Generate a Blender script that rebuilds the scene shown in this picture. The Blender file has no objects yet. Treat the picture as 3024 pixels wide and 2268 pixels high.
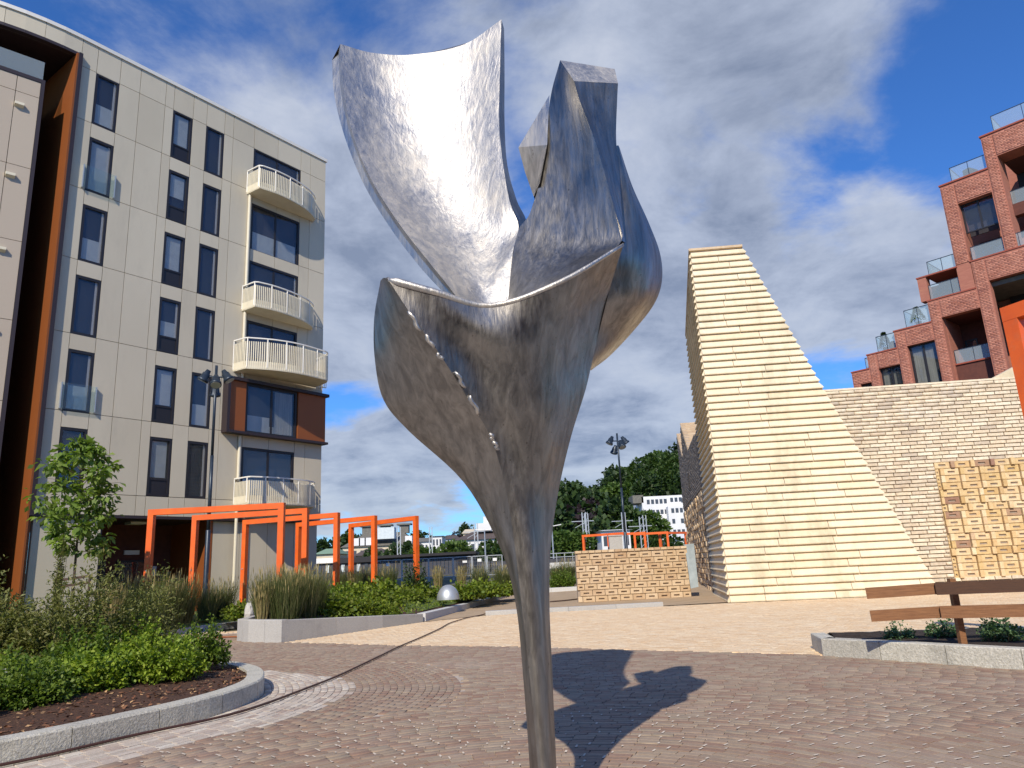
import bpy, math, random
import numpy as np
from mathutils import Matrix, Vector
rng = np.random.default_rng(7)
random.seed(7)
S = bpy.context.scene
COL = S.collection

# ------------------------------------------------------------------ camera
FPX, TH, RO, EYE = 2180.0, math.radians(13.9), math.radians(2.8), 1.6
_f = np.array([0, math.cos(TH), math.sin(TH)])
_r0 = np.array([1.0, 0, 0]); _u0 = np.array([0, -math.sin(TH), math.cos(TH)])
_r = math.cos(RO)*_r0 - math.sin(RO)*_u0
_u = math.sin(RO)*_r0 + math.cos(RO)*_u0
CAM = np.array([0, 0, EYE])
cam_d = bpy.data.cameras.new('camera'); cam = bpy.data.objects.new('camera', cam_d); COL.objects.link(cam)
cam_d.sensor_width = 36; cam_d.lens = 36*FPX/3024; cam_d.clip_end = 5000; cam_d.clip_start = 0.1
cam.matrix_world = Matrix(((_r[0], _u[0], -_f[0], 0), (_r[1], _u[1], -_f[1], 0), (_r[2], _u[2], -_f[2], EYE), (0, 0, 0, 1)))
S.camera = cam

# ------------------------------------------------------------------ sky, sun, exposure
SUN_AZ, SUN_EL = math.radians(13.0), math.radians(38.0)      # behind the camera, a little to its left
sdir = np.array([-math.sin(SUN_AZ)*math.cos(SUN_EL), -math.cos(SUN_AZ)*math.cos(SUN_EL), math.sin(SUN_EL)])
W = bpy.data.worlds.new('World'); S.world = W; W.use_nodes = True
nt = W.node_tree; nt.nodes.clear()
def wn(t, **k):
    n = nt.nodes.new(t)
    for a, b in k.items(): setattr(n, a, b)
    return n
def wmath(op, a, b=None, c=None, clamp=False):
    n = wn('ShaderNodeMath', operation=op, use_clamp=clamp)
    for i, v in enumerate((a, b, c)):
        if v is None: continue
        if isinstance(v, (int, float)): n.inputs[i].default_value = v
        else: nt.links.new(v, n.inputs[i])
    return n.outputs[0]
sky = wn('ShaderNodeTexSky', sky_type='NISHITA', sun_disc=False, sun_elevation=SUN_EL, sun_rotation=math.atan2(sdir[0], sdir[1]), air_density=1.0, dust_density=0.3, ozone_density=2.5, altitude=0)
tc = wn('ShaderNodeTexCoord')
sep = wn('ShaderNodeSeparateXYZ'); nt.links.new(tc.outputs['Generated'], sep.inputs[0])
zc = wmath('MAXIMUM', sep.outputs['Z'], 0.0)
den = wmath('ADD', zc, 0.22)
cx = wmath('DIVIDE', sep.outputs['X'], den); cy = wmath('DIVIDE', sep.outputs['Y'], den)
comb = wn('ShaderNodeCombineXYZ'); nt.links.new(cx, comb.inputs[0]); nt.links.new(cy, comb.inputs[1]); comb.inputs[2].default_value = 3.7
def wnoise(scale, detail, rough, vec, dist=0.0):
    n = wn('ShaderNodeTexNoise'); n.inputs['Scale'].default_value = scale; n.inputs['Detail'].default_value = detail
    n.inputs['Roughness'].default_value = rough; n.inputs['Distortion'].default_value = dist
    nt.links.new(vec, n.inputs['Vector']); return n.outputs[0]
n1 = wnoise(2.1, 12, 0.60, comb.outputs[0], 0.25)
n2 = wnoise(0.8, 3, 0.5, comb.outputs[0])
n3 = wnoise(5.5, 6, 0.6, comb.outputs[0], 0.2)
cov = wmath('ADD', wmath('MULTIPLY', n1, 1.15), wmath('ADD', wmath('MULTIPLY', n2, 0.25), -.13))
# the large cloud banks and the blue gaps between them, as directions from the square
def pdir(dx, dy):
    x, y = dx*3024/2212, dy*3024/2212
    d = _f + (x-1512)/FPX*_r - (y-1134)/FPX*_u
    return d/np.linalg.norm(d)
for dx, dy, rad, amt in [(900, 90, 13, .26), (560, 230, 9, .18), (400, 70, 7, .14), (1750, 330, 5, .08), (1450, 560, 8, .10), (1300, 60, 9, .16), (1560, 170, 10, .22), (1900, 110, 9, .16), (1740, 40, 7, .1), (760, 480, 9, .24), (740, 700, 9, .24), (850, 840, 7, .2), (1450, 700, 9, .24), (1320, 930, 6, .22), (1880, 520, 9, .22), (1980, 640, 6, .15), (1620, 590, 4, .12), (1480, 450, 5, .1),
                        (570, 30, 6, -.24), (560, 330, 7, -.06), (1640, 420, 5.5, -.22), (1690, 520, 3.5, -.22), (1880, 330, 6, -.16), (2120, 260, 7, -.2), (2110, 20, 6, -.16), (740, 925, 3.0, -.35), (850, 1120, 3.5, -.25), (1640, 840, 3, -.1), (1820, 830, 4, -.25), (1250, 880, 3, -.05), (880, 1020, 3.6, .50), (760, 1030, 3.6, .45), (700, 1015, 2.5, .3), (1300, 1010, 4, .3), (1400, 860, 7, .2), (1760, 640, 6, .15), (1250, 700, 8, .1)]:
    c = pdir(dx, dy)
    dp = wn('ShaderNodeVectorMath', operation='DOT_PRODUCT'); nt.links.new(tc.outputs['Generated'], dp.inputs[0]); dp.inputs[1].default_value = tuple(c)
    t = wmath('DIVIDE', wmath('SUBTRACT', dp.outputs['Value'], math.cos(math.radians(rad*1.5))), 1-math.cos(math.radians(rad*1.5)), clamp=True)
    t = wmath('SMOOTH_MIN', t, 1.0, 0.3)
    cov = wmath('ADD', cov, wmath('MULTIPLY', t, amt*.85))
mr = wn('ShaderNodeMapRange', interpolation_type='SMOOTHSTEP'); nt.links.new(cov, mr.inputs['Value'])
mr.inputs['From Min'].default_value = 0.56; mr.inputs['From Max'].default_value = 0.84; mr.inputs['To Max'].default_value = 0.92
thick = wn('ShaderNodeMapRange'); n4 = wnoise(3.2, 10, 0.62, comb.outputs[0], 0.3)
nt.links.new(wmath('ADD', wmath('MULTIPLY', n4, 1.0), wmath('ADD', wmath('MULTIPLY', n3, 0.35), wmath('MULTIPLY', cov, 0.22))), thick.inputs['Value'])
thick.inputs['From Min'].default_value = 0.66; thick.inputs['From Max'].default_value = 1.08
cr = wn('ShaderNodeValToRGB'); nt.links.new(thick.outputs[0], cr.inputs[0])
e = cr.color_ramp.elements
e[0].position = 0.0; e[0].color = (.60, .65, .76, 1); e[1].position = 1.0; e[1].color = (.25, .30, .41, 1)
m = cr.color_ramp.elements.new(0.4); m.color = (.47, .53, .66, 1)
lowmix = wn('ShaderNodeMixRGB'); nt.links.new(cr.outputs[0], lowmix.inputs[1]); lowmix.inputs[2].default_value = (.55, .60, .66, 1)
lf = wn('ShaderNodeMapRange'); nt.links.new(sep.outputs['Z'], lf.inputs['Value']); lf.inputs['From Min'].default_value = .45; lf.inputs['From Max'].default_value = 0.02
lf.inputs['To Max'].default_value = .75
nt.links.new(wmath('MULTIPLY', lf.outputs[0], wmath('SUBTRACT', 1.15, thick.outputs[0]), clamp=True), lowmix.inputs[0])
skys = wn('ShaderNodeMixRGB', blend_type='MULTIPLY'); skys.inputs[0].default_value = 1; nt.links.new(sky.outputs[0], skys.inputs[1]); skys.inputs[2].default_value = (.050, .100, .172, 1)
mix = wn('ShaderNodeMixRGB'); nt.links.new(mr.outputs[0], mix.inputs[0]); nt.links.new(skys.outputs[0], mix.inputs[1]); nt.links.new(lowmix.outputs[0], mix.inputs[2])
bg = wn('ShaderNodeBackground'); nt.links.new(mix.outputs[0], bg.inputs[0]); bg.inputs[1].default_value = 1.0
wo = wn('ShaderNodeOutputWorld'); nt.links.new(bg.outputs[0], wo.inputs[0])
sun_d = bpy.data.lights.new('sun', 'SUN'); sun_d.energy = 5.0; sun_d.angle = math.radians(.53); sun_d.color = (1, .90, .755)
sun = bpy.data.objects.new('sun', sun_d); COL.objects.link(sun); sun.rotation_euler = Vector(tuple(sdir)).to_track_quat('Z', 'Y').to_euler()
S.view_settings.view_transform = 'Standard'; S.view_settings.look = 'None'; S.view_settings.gamma = 1; S.view_settings.exposure = 0.0
S.view_settings.use_curve_mapping = False
S.cycles.max_bounces = 8; S.cycles.transparent_max_bounces = 24

# ------------------------------------------------------------------ where a sight line of the photograph meets the place
def ray(x, y): return _f + (x-1512)/FPX*_r - (y-1134)/FPX*_u
def G(x, y, z=0.0): d = ray(x, y); return CAM + d*(z-EYE)/d[2]
def Yp(x, y, Yv): d = ray(x, y); return CAM + d*Yv/d[1]
def Dp(x, y, Yv): return Yp(x*3024/2212, y*3024/2212, Yv)
def project(P):
    q = np.asarray(P, float) - CAM; k = q @ _f
    k = np.where(k < .05, .05, k)
    return 1512+FPX*(q @ _r)/k, 1134-FPX*(q @ _u)/k, k

# ------------------------------------------------------------------ materials
MATS = {}
def mat(name, col, rough=.7, metal=0., col2=None, nscale=4., ndetail=5., bump=0., bscale=None, tones=None, stretch=None, spec=.5, dirt=None, dscale=.6, transl=0., aniso=None, coords='Object', glow=None):
    """procedural Principled material: two colours mixed by noise, optional per-piece tones (object random + 'tone' attribute), dirt and bump"""
    m = bpy.data.materials.new(name); m.use_nodes = True; t = m.node_tree; N = t.nodes; L = t.links
    b = N['Principled BSDF']; b.inputs['Roughness'].default_value = rough; b.inputs['Metallic'].default_value = metal
    b.inputs['Specular IOR Level'].default_value = spec
    tcn = N.new('ShaderNodeTexCoord'); vec = tcn.outputs[coords]
    if coords == 'World':
        pass
    geo = N.new('ShaderNodeNewGeometry'); vec = geo.outputs['Position'] if coords == 'Object' else vec
    if stretch:
        mp = N.new('ShaderNodeMapping'); mp.inputs['Scale'].default_value = stretch; L.new(vec, mp.inputs['Vector']); vec = mp.outputs[0]
    def noise(sc, det=ndetail, ro=.6):
        n = N.new('ShaderNodeTexNoise'); n.inputs['Scale'].default_value = sc; n.inputs['Detail'].default_value = det; n.inputs['Roughness'].default_value = ro
        L.new(vec, n.inputs['Vector']); return n.outputs[0]
    def mixc(fac, a, bb, bt='MIX'):
        n = N.new('ShaderNodeMixRGB'); n.blend_type = bt
        for i, v in ((0, fac), (1, a), (2, bb)):
            if isinstance(v, (int, float)): n.inputs[i].default_value = v
            elif isinstance(v, tuple): n.inputs[i].default_value = (*v, 1)
            else: L.new(v, n.inputs[i])
        return n.outputs[0]
    base = col
    if tones:
        oi = N.new('ShaderNodeObjectInfo'); at = N.new('ShaderNodeAttribute'); at.attribute_name = 'tone'
        ad = N.new('ShaderNodeMath'); ad.operation = 'ADD'; L.new(oi.outputs['Random'], ad.inputs[0]); L.new(at.outputs['Fac'], ad.inputs[1])
        fr = N.new('ShaderNodeMath'); fr.operation = 'FRACT'; L.new(ad.outputs[0], fr.inputs[0])
        cr = N.new('ShaderNodeValToRGB'); L.new(fr.outputs[0], cr.inputs[0]); el = cr.color_ramp.elements
        el[0].position = 0; el[0].color = (*tones[0], 1); el[1].position = 1; el[1].color = (*tones[-1], 1)
        for i, c in enumerate(tones[1:-1]): el.new((i+1)/(len(tones)-1)).color = (*c, 1)
        base = cr.outputs[0]
    nz = None
    if col2 is not None:
        nz = noise(nscale); rp = N.new('ShaderNodeMapRange'); rp.inputs['From Min'].default_value = .35; rp.inputs['From Max'].default_value = .65; L.new(nz, rp.inputs['Value'])
        base = mixc(rp.outputs[0], base, col2) if not tones else mixc(rp.outputs[0], base, mixc(1., base, col2, 'MULTIPLY'))
    if dirt is not None:
        dn = noise(dscale, 8, .7); rp = N.new('ShaderNodeMapRange'); rp.inputs['From Min'].default_value = .52; rp.inputs['From Max'].default_value = .72; rp.inputs['To Max'].default_value = dirt[1]; L.new(dn, rp.inputs['Value'])
        base = mixc(rp.outputs[0], base, dirt[0])
    if isinstance(base, tuple): b.inputs['Base Color'].default_value = (*base, 1)
    else: L.new(base, b.inputs['Base Color'])
    if bump:
        bn = N.new('ShaderNodeBump'); bn.inputs['Strength'].default_value = bump; bn.inputs['Distance'].default_value = .02; L.new(noise(bscale or nscale*3, 6), bn.inputs['Height']); L.new(bn.outputs[0], b.inputs['Normal'])
    if glow: b.inputs['Emission Color'].default_value = (*glow[0], 1); b.inputs['Emission Strength'].default_value = glow[1]
    if transl:
        tr = N.new('ShaderNodeBsdfTranslucent')
        if isinstance(base, tuple): tr.inputs[0].default_value = (*base, 1)
        else: L.new(mixc(1., base, (1.6, 1.7, .7), 'MULTIPLY'), tr.inputs[0])
        mx = N.new('ShaderNodeMixShader'); mx.inputs[0].default_value = transl; L.new(b.outputs[0], mx.inputs[1]); L.new(tr.outputs[0], mx.inputs[2])
        L.new(mx.outputs[0], N['Material Output'].inputs[0])
    m.cycles.emission_sampling = 'NONE'
    MATS[name] = m; return m
def glass(name, tint, refl=.22, rough=.02, milk=0.):
    m = bpy.data.materials.new(name); m.use_nodes = True; t = m.node_tree; N = t.nodes; L = t.links
    N.remove(N['Principled BSDF']); g = N.new('ShaderNodeBsdfGlossy'); g.inputs['Roughness'].default_value = rough; g.inputs[0].default_value = (.85, .9, 1, 1)
    tr = N.new('ShaderNodeBsdfTransparent'); tr.inputs[0].default_value = (*tint, 1)
    lf_ = N.new('ShaderNodeLayerWeight'); lw = N.new('ShaderNodeMath'); lw.operation = 'POWER'; L.new(lf_.outputs['Facing'], lw.inputs[0]); lw.inputs[1].default_value = 4.0
    ad = N.new('ShaderNodeMath'); ad.operation = 'ADD'; ad.use_clamp = True; L.new(lw.outputs[0], ad.inputs[0]); ad.inputs[1].default_value = refl
    mx = N.new('ShaderNodeMixShader'); L.new(ad.outputs[0], mx.inputs[0]); L.new(tr.outputs[0], mx.inputs[1]); L.new(g.outputs[0], mx.inputs[2])
    out = mx.outputs[0]
    if milk:
        df = N.new('ShaderNodeBsdfDiffuse'); df.inputs[0].default_value = (.60, .68, .72, 1); m2 = N.new('ShaderNodeMixShader'); m2.inputs[0].default_value = milk; L.new(out, m2.inputs[1]); L.new(df.outputs[0], m2.inputs[2]); out = m2.outputs[0]
    L.new(out, N['Material Output'].inputs[0]); MATS[name] = m; return m

# ------------------------------------------------------------------ mesh helpers
def make_mesh(name, V, F, m=None, smooth=False, tone=None):
    me = bpy.data.meshes.new(name)
    V = np.asarray(V, dtype=np.float32).reshape(-1, 3)
    if isinstance(F, np.ndarray):
        k = F.shape[1]; me.vertices.add(len(V)); me.vertices.foreach_set('co', V.ravel())
        me.loops.add(F.size); me.loops.foreach_set('vertex_index', F.astype(np.int32).ravel())
        me.polygons.add(len(F)); me.polygons.foreach_set('loop_start', np.arange(0, F.size, k, dtype=np.int32)); me.update(calc_edges=True)
    else:
        me.from_pydata([tuple(v) for v in V.tolist()], [], [tuple(f) for f in F]); me.update()
    if smooth: me.polygons.foreach_set('use_smooth', np.ones(len(me.polygons), bool))
    if tone is not None:
        a = me.attributes.new('tone', 'FLOAT', 'FACE'); a.data.foreach_set('value', np.asarray(tone, np.float32))
    if m: me.materials.append(m)
    return me
ORG = {}
def tag(o, label=None, cat=None, group=None, kind=None):
    if label: o['label'] = label
    if cat: o['category'] = cat
    if group: o['group'] = group
    if kind: o['kind'] = kind
    return o
def thing(name, loc, label, cat, group=None, rz=0):
    o = bpy.data.objects.new(name, None); COL.objects.link(o); o.location = tuple(map(float, loc)); o.rotation_euler[2] = rz
    o.empty_display_size = .2
    tag(o, label, cat, group); ORG[o.name] = np.array(loc, float); return o
def obj(name, V, F, m, parent=None, smooth=False, tone=None, **k):
    V = np.asarray(V, float).reshape(-1, 3); org = ORG.get(parent.name) if parent else None
    if org is None: org = V.mean(0) if not parent else np.zeros(3)
    o = bpy.data.objects.new(name, make_mesh(name, V-org, F, m, smooth, tone)); COL.objects.link(o)
    if parent:
        o.parent = parent; ORG[o.name] = org
    else:
        o.location = tuple(org); ORG[o.name] = org
    return tag(o, **k)
class B:
    def __init__(s): s.v = []; s.f = []
    def add(s, V, F):
        n = len(s.v); s.v += [tuple(map(float, p)) for p in V]; s.f += [tuple(i+n for i in f) for f in F]; return s
    def box(s, c, sz, ax=None, rz=0.):
        c = np.array(c, float)
        if ax is None: ax = (np.array([math.cos(rz), math.sin(rz), 0]), np.array([-math.sin(rz), math.cos(rz), 0]), np.array([0, 0, 1.]))
        V = [c + ax[0]*sz[0]*i/2 + ax[1]*sz[1]*j/2 + ax[2]*sz[2]*k/2 for k in (-1, 1) for j in (-1, 1) for i in (-1, 1)]
        return s.add(V, [(0, 2, 3, 1), (4, 5, 7, 6), (0, 1, 5, 4), (2, 6, 7, 3), (0, 4, 6, 2), (1, 3, 7, 5)])
    def bar(s, a, b, w, h=None, up=(0, 0, 1)):
        a = np.array(a, float); b = np.array(b, float); h = h or w; d = b-a; L = np.linalg.norm(d); d = d/L
        up = np.array(up, float)
        if abs(d @ up) > .95: up = np.array([0, 1., 0])
        x = np.cross(d, up); x /= np.linalg.norm(x); z = np.cross(x, d)
        return s.box((a+b)/2, (w, L, h), (x, d, z))
    def tube(s, pts, r, n=8, cap=True):
        pts = [np.array(p, float) for p in pts]; R = r if hasattr(r, '__len__') else [r]*len(pts); V = []; F = []
        pd = pts[1]-pts[0]; ref = np.array([0, 0, 1.]) if abs(pd[2])/np.linalg.norm(pd) < .9 else np.array([1., 0, 0])
        for i, p in enumerate(pts):
            d = pts[min(i+1, len(pts)-1)] - pts[max(i-1, 0)]; d /= np.linalg.norm(d)
            x = np.cross(d, ref); x /= np.linalg.norm(x); y = np.cross(x, d); 
            for k in range(n): a = 2*math.pi*k/n; V.append(p+R[i]*(x*math.cos(a)+y*math.sin(a)))
        for i in range(len(pts)-1):
            for k in range(n): F.append((i*n+k, i*n+(k+1) % n, (i+1)*n+(k+1) % n, (i+1)*n+k))
        if cap: F.append(tuple(range(n-1, -1, -1))); F.append(tuple(range((len(pts)-1)*n, len(pts)*n)))
        return s.add(V, F)
    def prism(s, poly, vec):
        poly = [np.array(p, float) for p in poly]; vec = np.array(vec, float); n = len(poly)
        return s.add(poly + [p+vec for p in poly], [tuple(range(n)), tuple(range(2*n-1, n-1, -1))] + [(i, i+n, (i+1) % n+n, (i+1) % n) for i in range(n)])
    def put(s, name, m, parent=None, smooth=False, **k):
        return obj(name, s.v, s.f, m, parent, smooth, **k)
# bevelled unit box: x length, y width, z height, top chamfered (z from -1 to 0)
def unit_paver(ch=.05, cy=.09):
    V = []; 
    for z, a, b in ((-1, 0, 0), (-.05, 0, 0), (0, ch, cy)):
        V += [(-.5+a, -.5+b, z), (.5-a, -.5+b, z), (.5-a, .5-b, z), (-.5+a, .5-b, z)]
    F = [(8, 9, 10, 11)]
    for k in (0, 4): F += [(k+i, k+(i+1) % 4, k+4+(i+1) % 4, k+4+i) for i in range(4)]
    return np.array(V, float), F
def quads(F): return np.array([f if len(f) == 4 else (f[0], f[1], f[2], f[2]) for f in F])
def lay(parent, name, T, M4, m, limit=300, tones=None, kind_name=None, smooth=False):
    """T=(V,F) template (quads), M4 (n,4,4) world matrices. Nearest in view -> single objects sharing one mesh, the rest joined as stuff"""
    V, F = T; M4 = np.asarray(M4, float); n = len(M4)
    if n == 0: return
    if tones is None: tones = rng.random(n)
    P = M4[:, :3, 3]; px, py, k = project(P); sz = np.linalg.norm(M4[:, :3, 0], axis=1)/k
    vis = (px > -20) & (px < 3044) & (py > -20) & (py < 2288) & (((P-CAM) @ _f) > .1)
    score = np.where(vis, sz, -1); order = np.argsort(-score); single = order[:limit]; single = single[score[single] > 0]; rest = np.setdiff1d(np.arange(n), single)
    org = ORG.get(parent.name, np.zeros(3)) if parent else np.zeros(3)
    me = make_mesh(name, V, F, m, smooth)
    for i in single:
        o = bpy.data.objects.new(name, me); COL.objects.link(o); o.parent = parent
        X = M4[i].copy(); X[:3, 3] -= org; o.matrix_basis = Matrix(X.tolist())
    if len(rest):
        FV = quads(F); R = M4[rest]; VV = np.einsum('nij,vj->nvi', R[:, :3, :3], V) + R[:, None, :3, 3]
        FF = (FV[None] + (np.arange(len(rest))*len(V))[:, None, None]).reshape(-1, 4)
        me2 = make_mesh(kind_name or name+'s', VV.reshape(-1, 3)-org, FF, m, smooth, np.repeat(tones[rest], len(F)))
        o = bpy.data.objects.new(kind_name or name+'s', me2); COL.objects.link(o); o.parent = parent; o['kind'] = 'stuff'
def frame4(o, x, y, z, s=(1, 1, 1)):
    M = np.eye(4); M[:3, 0] = np.array(x)*s[0]; M[:3, 1] = np.array(y)*s[1]; M[:3, 2] = np.array(z)*s[2]; M[:3, 3] = o; return M
Z3 = np.array([0, 0, 1.])

class Plane:
    """vertical wall plane through P0; +u runs along direction `ang` (from +y towards +x), n faces the square"""
    def __init__(s, P0, ang, scale=1.):
        a = math.radians(ang); s.d = np.array([math.sin(a), math.cos(a), 0]); s.P = np.array([P0[0], P0[1], 0.]); s.n = np.array([s.d[1], -s.d[0], 0])
        if s.n @ (CAM-s.P) < 0: s.n = -s.n
        s.k = scale
    def at(s, u, z, off=0.): return s.P + s.d*u + Z3*z + s.n*off
    def box(s, b, u0, u1, z0, z1, o0, o1):
        return b.box(s.at((u0+u1)/2, (z0+z1)/2, (o0+o1)/2), (abs(u1-u0), abs(o1-o0), abs(z1-z0)), (s.d, s.n, Z3))

# ================================================================== materials
mat('render_cream', (.50, .46, .37), .85, col2=(.93, .925, .92), nscale=.5, bump=.15, bscale=40, tones=[(.56, .505, .39), (.59, .535, .415), (.545, .49, .375)], dirt=((.37, .34, .275), .30), dscale=.8, stretch=(1, 1, .35))
mat('render_tan', (.44, .37, .29), .85, tones=[(.44, .37, .29), (.46, .39, .305), (.42, .35, .275)], bump=.15, bscale=40)
mat('window_dark', (.018, .016, .018), .45)
mat('backing_dark', (.03, .026, .024), .8)
mat('room_dark', (.07, .065, .075), .9, col2=(.05, .048, .055), nscale=.8)
mat('blind', (.62, .68, .68), .8, col2=(.52, .58, .60), nscale=2)
mat('curtain', (.55, .56, .52), .8, col2=(.35, .37, .34), nscale=14, stretch=(1, 1, .05))
glass('pane_glass', (.86, .86, .86), .045, milk=.02)
glass('guard_glass', (.92, .97, .96), .02, milk=.025)
glass('rail_glass', (.88, .95, .95), .03, milk=.20)
mat('rust_orange', (.30, .09, .022), .5, metal=.25, col2=(.28, .085, .022), nscale=1.5)
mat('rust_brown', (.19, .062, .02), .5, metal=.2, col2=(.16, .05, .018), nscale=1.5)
mat('dark_brown', (.03, .02, .022), .5)
mat('white_trim', (.72, .70, .64), .5)
mat('cream_metal', (.72, .66, .50), .5, col2=(.66, .60, .45), nscale=2)
mat('lamp_blue', (.02, .032, .05), .4, metal=.3, col2=(.035, .05, .07), nscale=6)
mat('orange_paint', (.82, .145, .018), .42, col2=(.70, .11, .014), nscale=2.2, spec=.5, bump=.06, bscale=30, dirt=((.50, .16, .07), .45), dscale=5)
mat('white_plain', (.78, .78, .76), .6)
mat('granite_pale', (.42, .43, .42), .8, col2=(.66, .66, .64), nscale=34, bump=.8, bscale=38, tones=[(.58, .56, .485), (.64, .62, .54), (.53, .51, .445)], dirt=((.26, .25, .21), .6), dscale=3.5)
mat('granite_top', (.60, .60, .58), .7, col2=(.46, .46, .45), nscale=70, bump=.3, bscale=50)
mat('granite_grey', (.33, .33, .32), .75, col2=(.75, .75, .75), nscale=50, bump=.3, bscale=40, tones=[(.43, .42, .385), (.50, .485, .45), (.38, .37, .345)], dirt=((.22, .21, .2), .4), dscale=2)
mat('joint_sand', (.34, .28, .23), .95, col2=(.50, .44, .37), nscale=8, bump=.3, bscale=60)
mat('paver_red', (.2, .12, .1), .82, col2=(.84, .83, .83), nscale=26, bump=.2, bscale=60, tones=[(.265, .165, .115), (.315, .235, .165), (.35, .275, .195), (.275, .17, .12), (.365, .285, .205), (.285, .195, .14), (.31, .25, .18)], dirt=((.42, .35, .29), .4), dscale=.5)
mat('paver_grey', (.3, .28, .26), .85, col2=(.82, .8, .78), nscale=26, bump=.35, bscale=60, tones=[(.44, .38, .31), (.56, .50, .42), (.40, .31, .25), (.64, .59, .50), (.47, .38, .31)], dirt=((.42, .39, .36), .4), dscale=.9)
mat('paver_pale', (.5, .4, .28), .88, col2=(.86, .82, .78), nscale=16, bump=.3, bscale=50, tones=[(.70, .53, .33), (.76, .60, .40), (.66, .47, .28), (.78, .65, .46), (.72, .56, .37)], dirt=((.56, .37, .21), .5), dscale=.55)
mat('sand', (.42, .31, .20), .95, col2=(.34, .25, .155), nscale=1.5, bump=.5, bscale=30)
mat('earth', (.11, .10, .06), .95, col2=(.07, .075, .035), nscale=.3, bump=.5, bscale=5)
mat('mulch', (.10, .045, .022), .95, col2=(.04, .018, .010), nscale=30, bump=1., bscale=40)
mat('mulch_chip', (.12, .05, .03), .9, tones=[(.11, .042, .02), (.17, .065, .03), (.06, .024, .013), (.50, .31, .15), (.13, .05, .024), (.24, .11, .05), (.09, .035, .018)])
mat('soil_black', (.022, .015, .012), .95, col2=(.04, .028, .02), nscale=12, bump=1., bscale=25)
mat('lawn', (.075, .12, .015), .9, col2=(.11, .14, .03), nscale=1.2, bump=.6, bscale=40)
def leafmat(n, cols, tr=.3, rough=.55): return mat(n, cols[0], rough, tones=cols, transl=tr, spec=.35, col2=(.8, .85, .75), nscale=2.2)
leafmat('leaf_bright', [(.15, .24, .02), (.24, .33, .035), (.33, .40, .05), (.17, .26, .025), (.07, .13, .013)])
leafmat('leaf_mid', [(.08, .145, .018), (.13, .20, .026), (.18, .24, .04), (.05, .095, .014)])
leafmat('leaf_olive', [(.17, .185, .055), (.23, .235, .08), (.12, .15, .04), (.29, .26, .12)], .25)
leafmat('leaf_yellow', [(.15, .21, .018), (.22, .27, .025), (.09, .16, .015), (.17, .19, .03), (.06, .10, .015)])
leafmat('leaf_tree', [(.11, .18, .035), (.18, .27, .05), (.25, .33, .08), (.07, .12, .02)], .35)
leafmat('leaf_dark', [(.02, .045, .012), (.035, .065, .016), (.05, .085, .02), (.014, .03, .01)], .15)
leafmat('leaf_far', [(.03, .06, .013), (.05, .09, .018), (.075, .12, .026), (.02, .042, .01)])
leafmat('leaf_far_light', [(.06, .11, .02), (.09, .15, .03), (.12, .18, .04), (.04, .08, .016)])
leafmat('leaf_purple', [(.022, .012, .014), (.035, .018, .02), (.014, .01, .012)], .1)
leafmat('leaf_bluegreen', [(.09, .17, .08), (.13, .22, .10), (.05, .11, .05), (.17, .26, .13)], .25)
leafmat('grass_blade', [(.075, .10, .03), (.11, .13, .04), (.055, .08, .025), (.14, .15, .06), (.22, .19, .10)], .25)
leafmat('grass_straw', [(.36, .28, .13), (.46, .36, .18), (.27, .22, .10), (.16, .16, .06)], .25)
mat('petal', (.75, .74, .66), .6)
mat('bark', (.10, .075, .05), .9, col2=(.06, .045, .03), nscale=20, bump=.6)
mat('bark_dark', (.04, .03, .022), .9)
mat('wood_brown', (.27, .125, .05), .65, col2=(.17, .07, .026), nscale=5, ndetail=8, stretch=(1, 1, 14), bump=.35, bscale=30, dirt=((.30, .14, .05), .5), dscale=2)
mat('wood_darker', (.085, .036, .016), .7, col2=(.06, .026, .013), nscale=5, ndetail=8, stretch=(1, 1, 14), bump=.35, bscale=30)
mat('wood_dark', (.045, .026, .018), .8, col2=(.07, .04, .028), nscale=9)
mat('hose', (.075, .03, .02), .6, col2=(.05, .02, .015), nscale=6)
mat('slab_yellow', (.62, .50, .30), .85, col2=(.93, .92, .90), nscale=5, bump=.3, bscale=30, tones=[(.75, .645, .455), (.79, .69, .50), (.73, .61, .415), (.78, .675, .485)], stretch=(1, 1, .4), dirt=((.27, .25, .15), .62), dscale=.55)
mat('slab_core', (.22, .17, .10), .9)
mat('mortar', (.36, .29, .225), .95, col2=(.30, .24, .18), nscale=3)
mat('brick_buff', (.5, .4, .3), .85, col2=(.80, .76, .73), nscale=9, bump=.35, bscale=25, tones=[(.74, .63, .45), (.80, .71, .53), (.64, .53, .38), (.84, .77, .60), (.76, .66, .48), (.56, .48, .37), (.80, .71, .53)], dirt=((.62, .58, .52), .55), dscale=.8)
mat('brick_gold', (.5, .35, .15), .85, col2=(.85, .78, .7), nscale=7, bump=.35, bscale=25, tones=[(.60, .43, .20), (.72, .56, .33), (.78, .66, .44), (.54, .37, .16), (.70, .54, .30), (.64, .46, .23), (.76, .64, .42), (.62, .45, .2), (.70, .55, .32), (.72, .56, .34), (.30, .17, .12)])
mat('brick_tan', (.4, .28, .16), .85, col2=(.86, .80, .74), nscale=7, bump=.35, bscale=25, tones=[(.53, .39, .235), (.60, .46, .29), (.47, .325, .19), (.66, .53, .36), (.51, .365, .21)])
mat('brick_red', (.36, .12, .075), .85, col2=(.85, .8, .8), nscale=.9, bump=.4, bscale=12, tones=[(.46, .19, .125), (.53, .235, .16), (.40, .155, .10), (.50, .225, .155), (.32, .125, .09)])
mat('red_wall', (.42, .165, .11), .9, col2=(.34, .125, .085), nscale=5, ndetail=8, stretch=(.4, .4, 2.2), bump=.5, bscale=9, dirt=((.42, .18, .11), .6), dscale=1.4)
mat('red_coping', (.30, .07, .04), .7)
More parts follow.
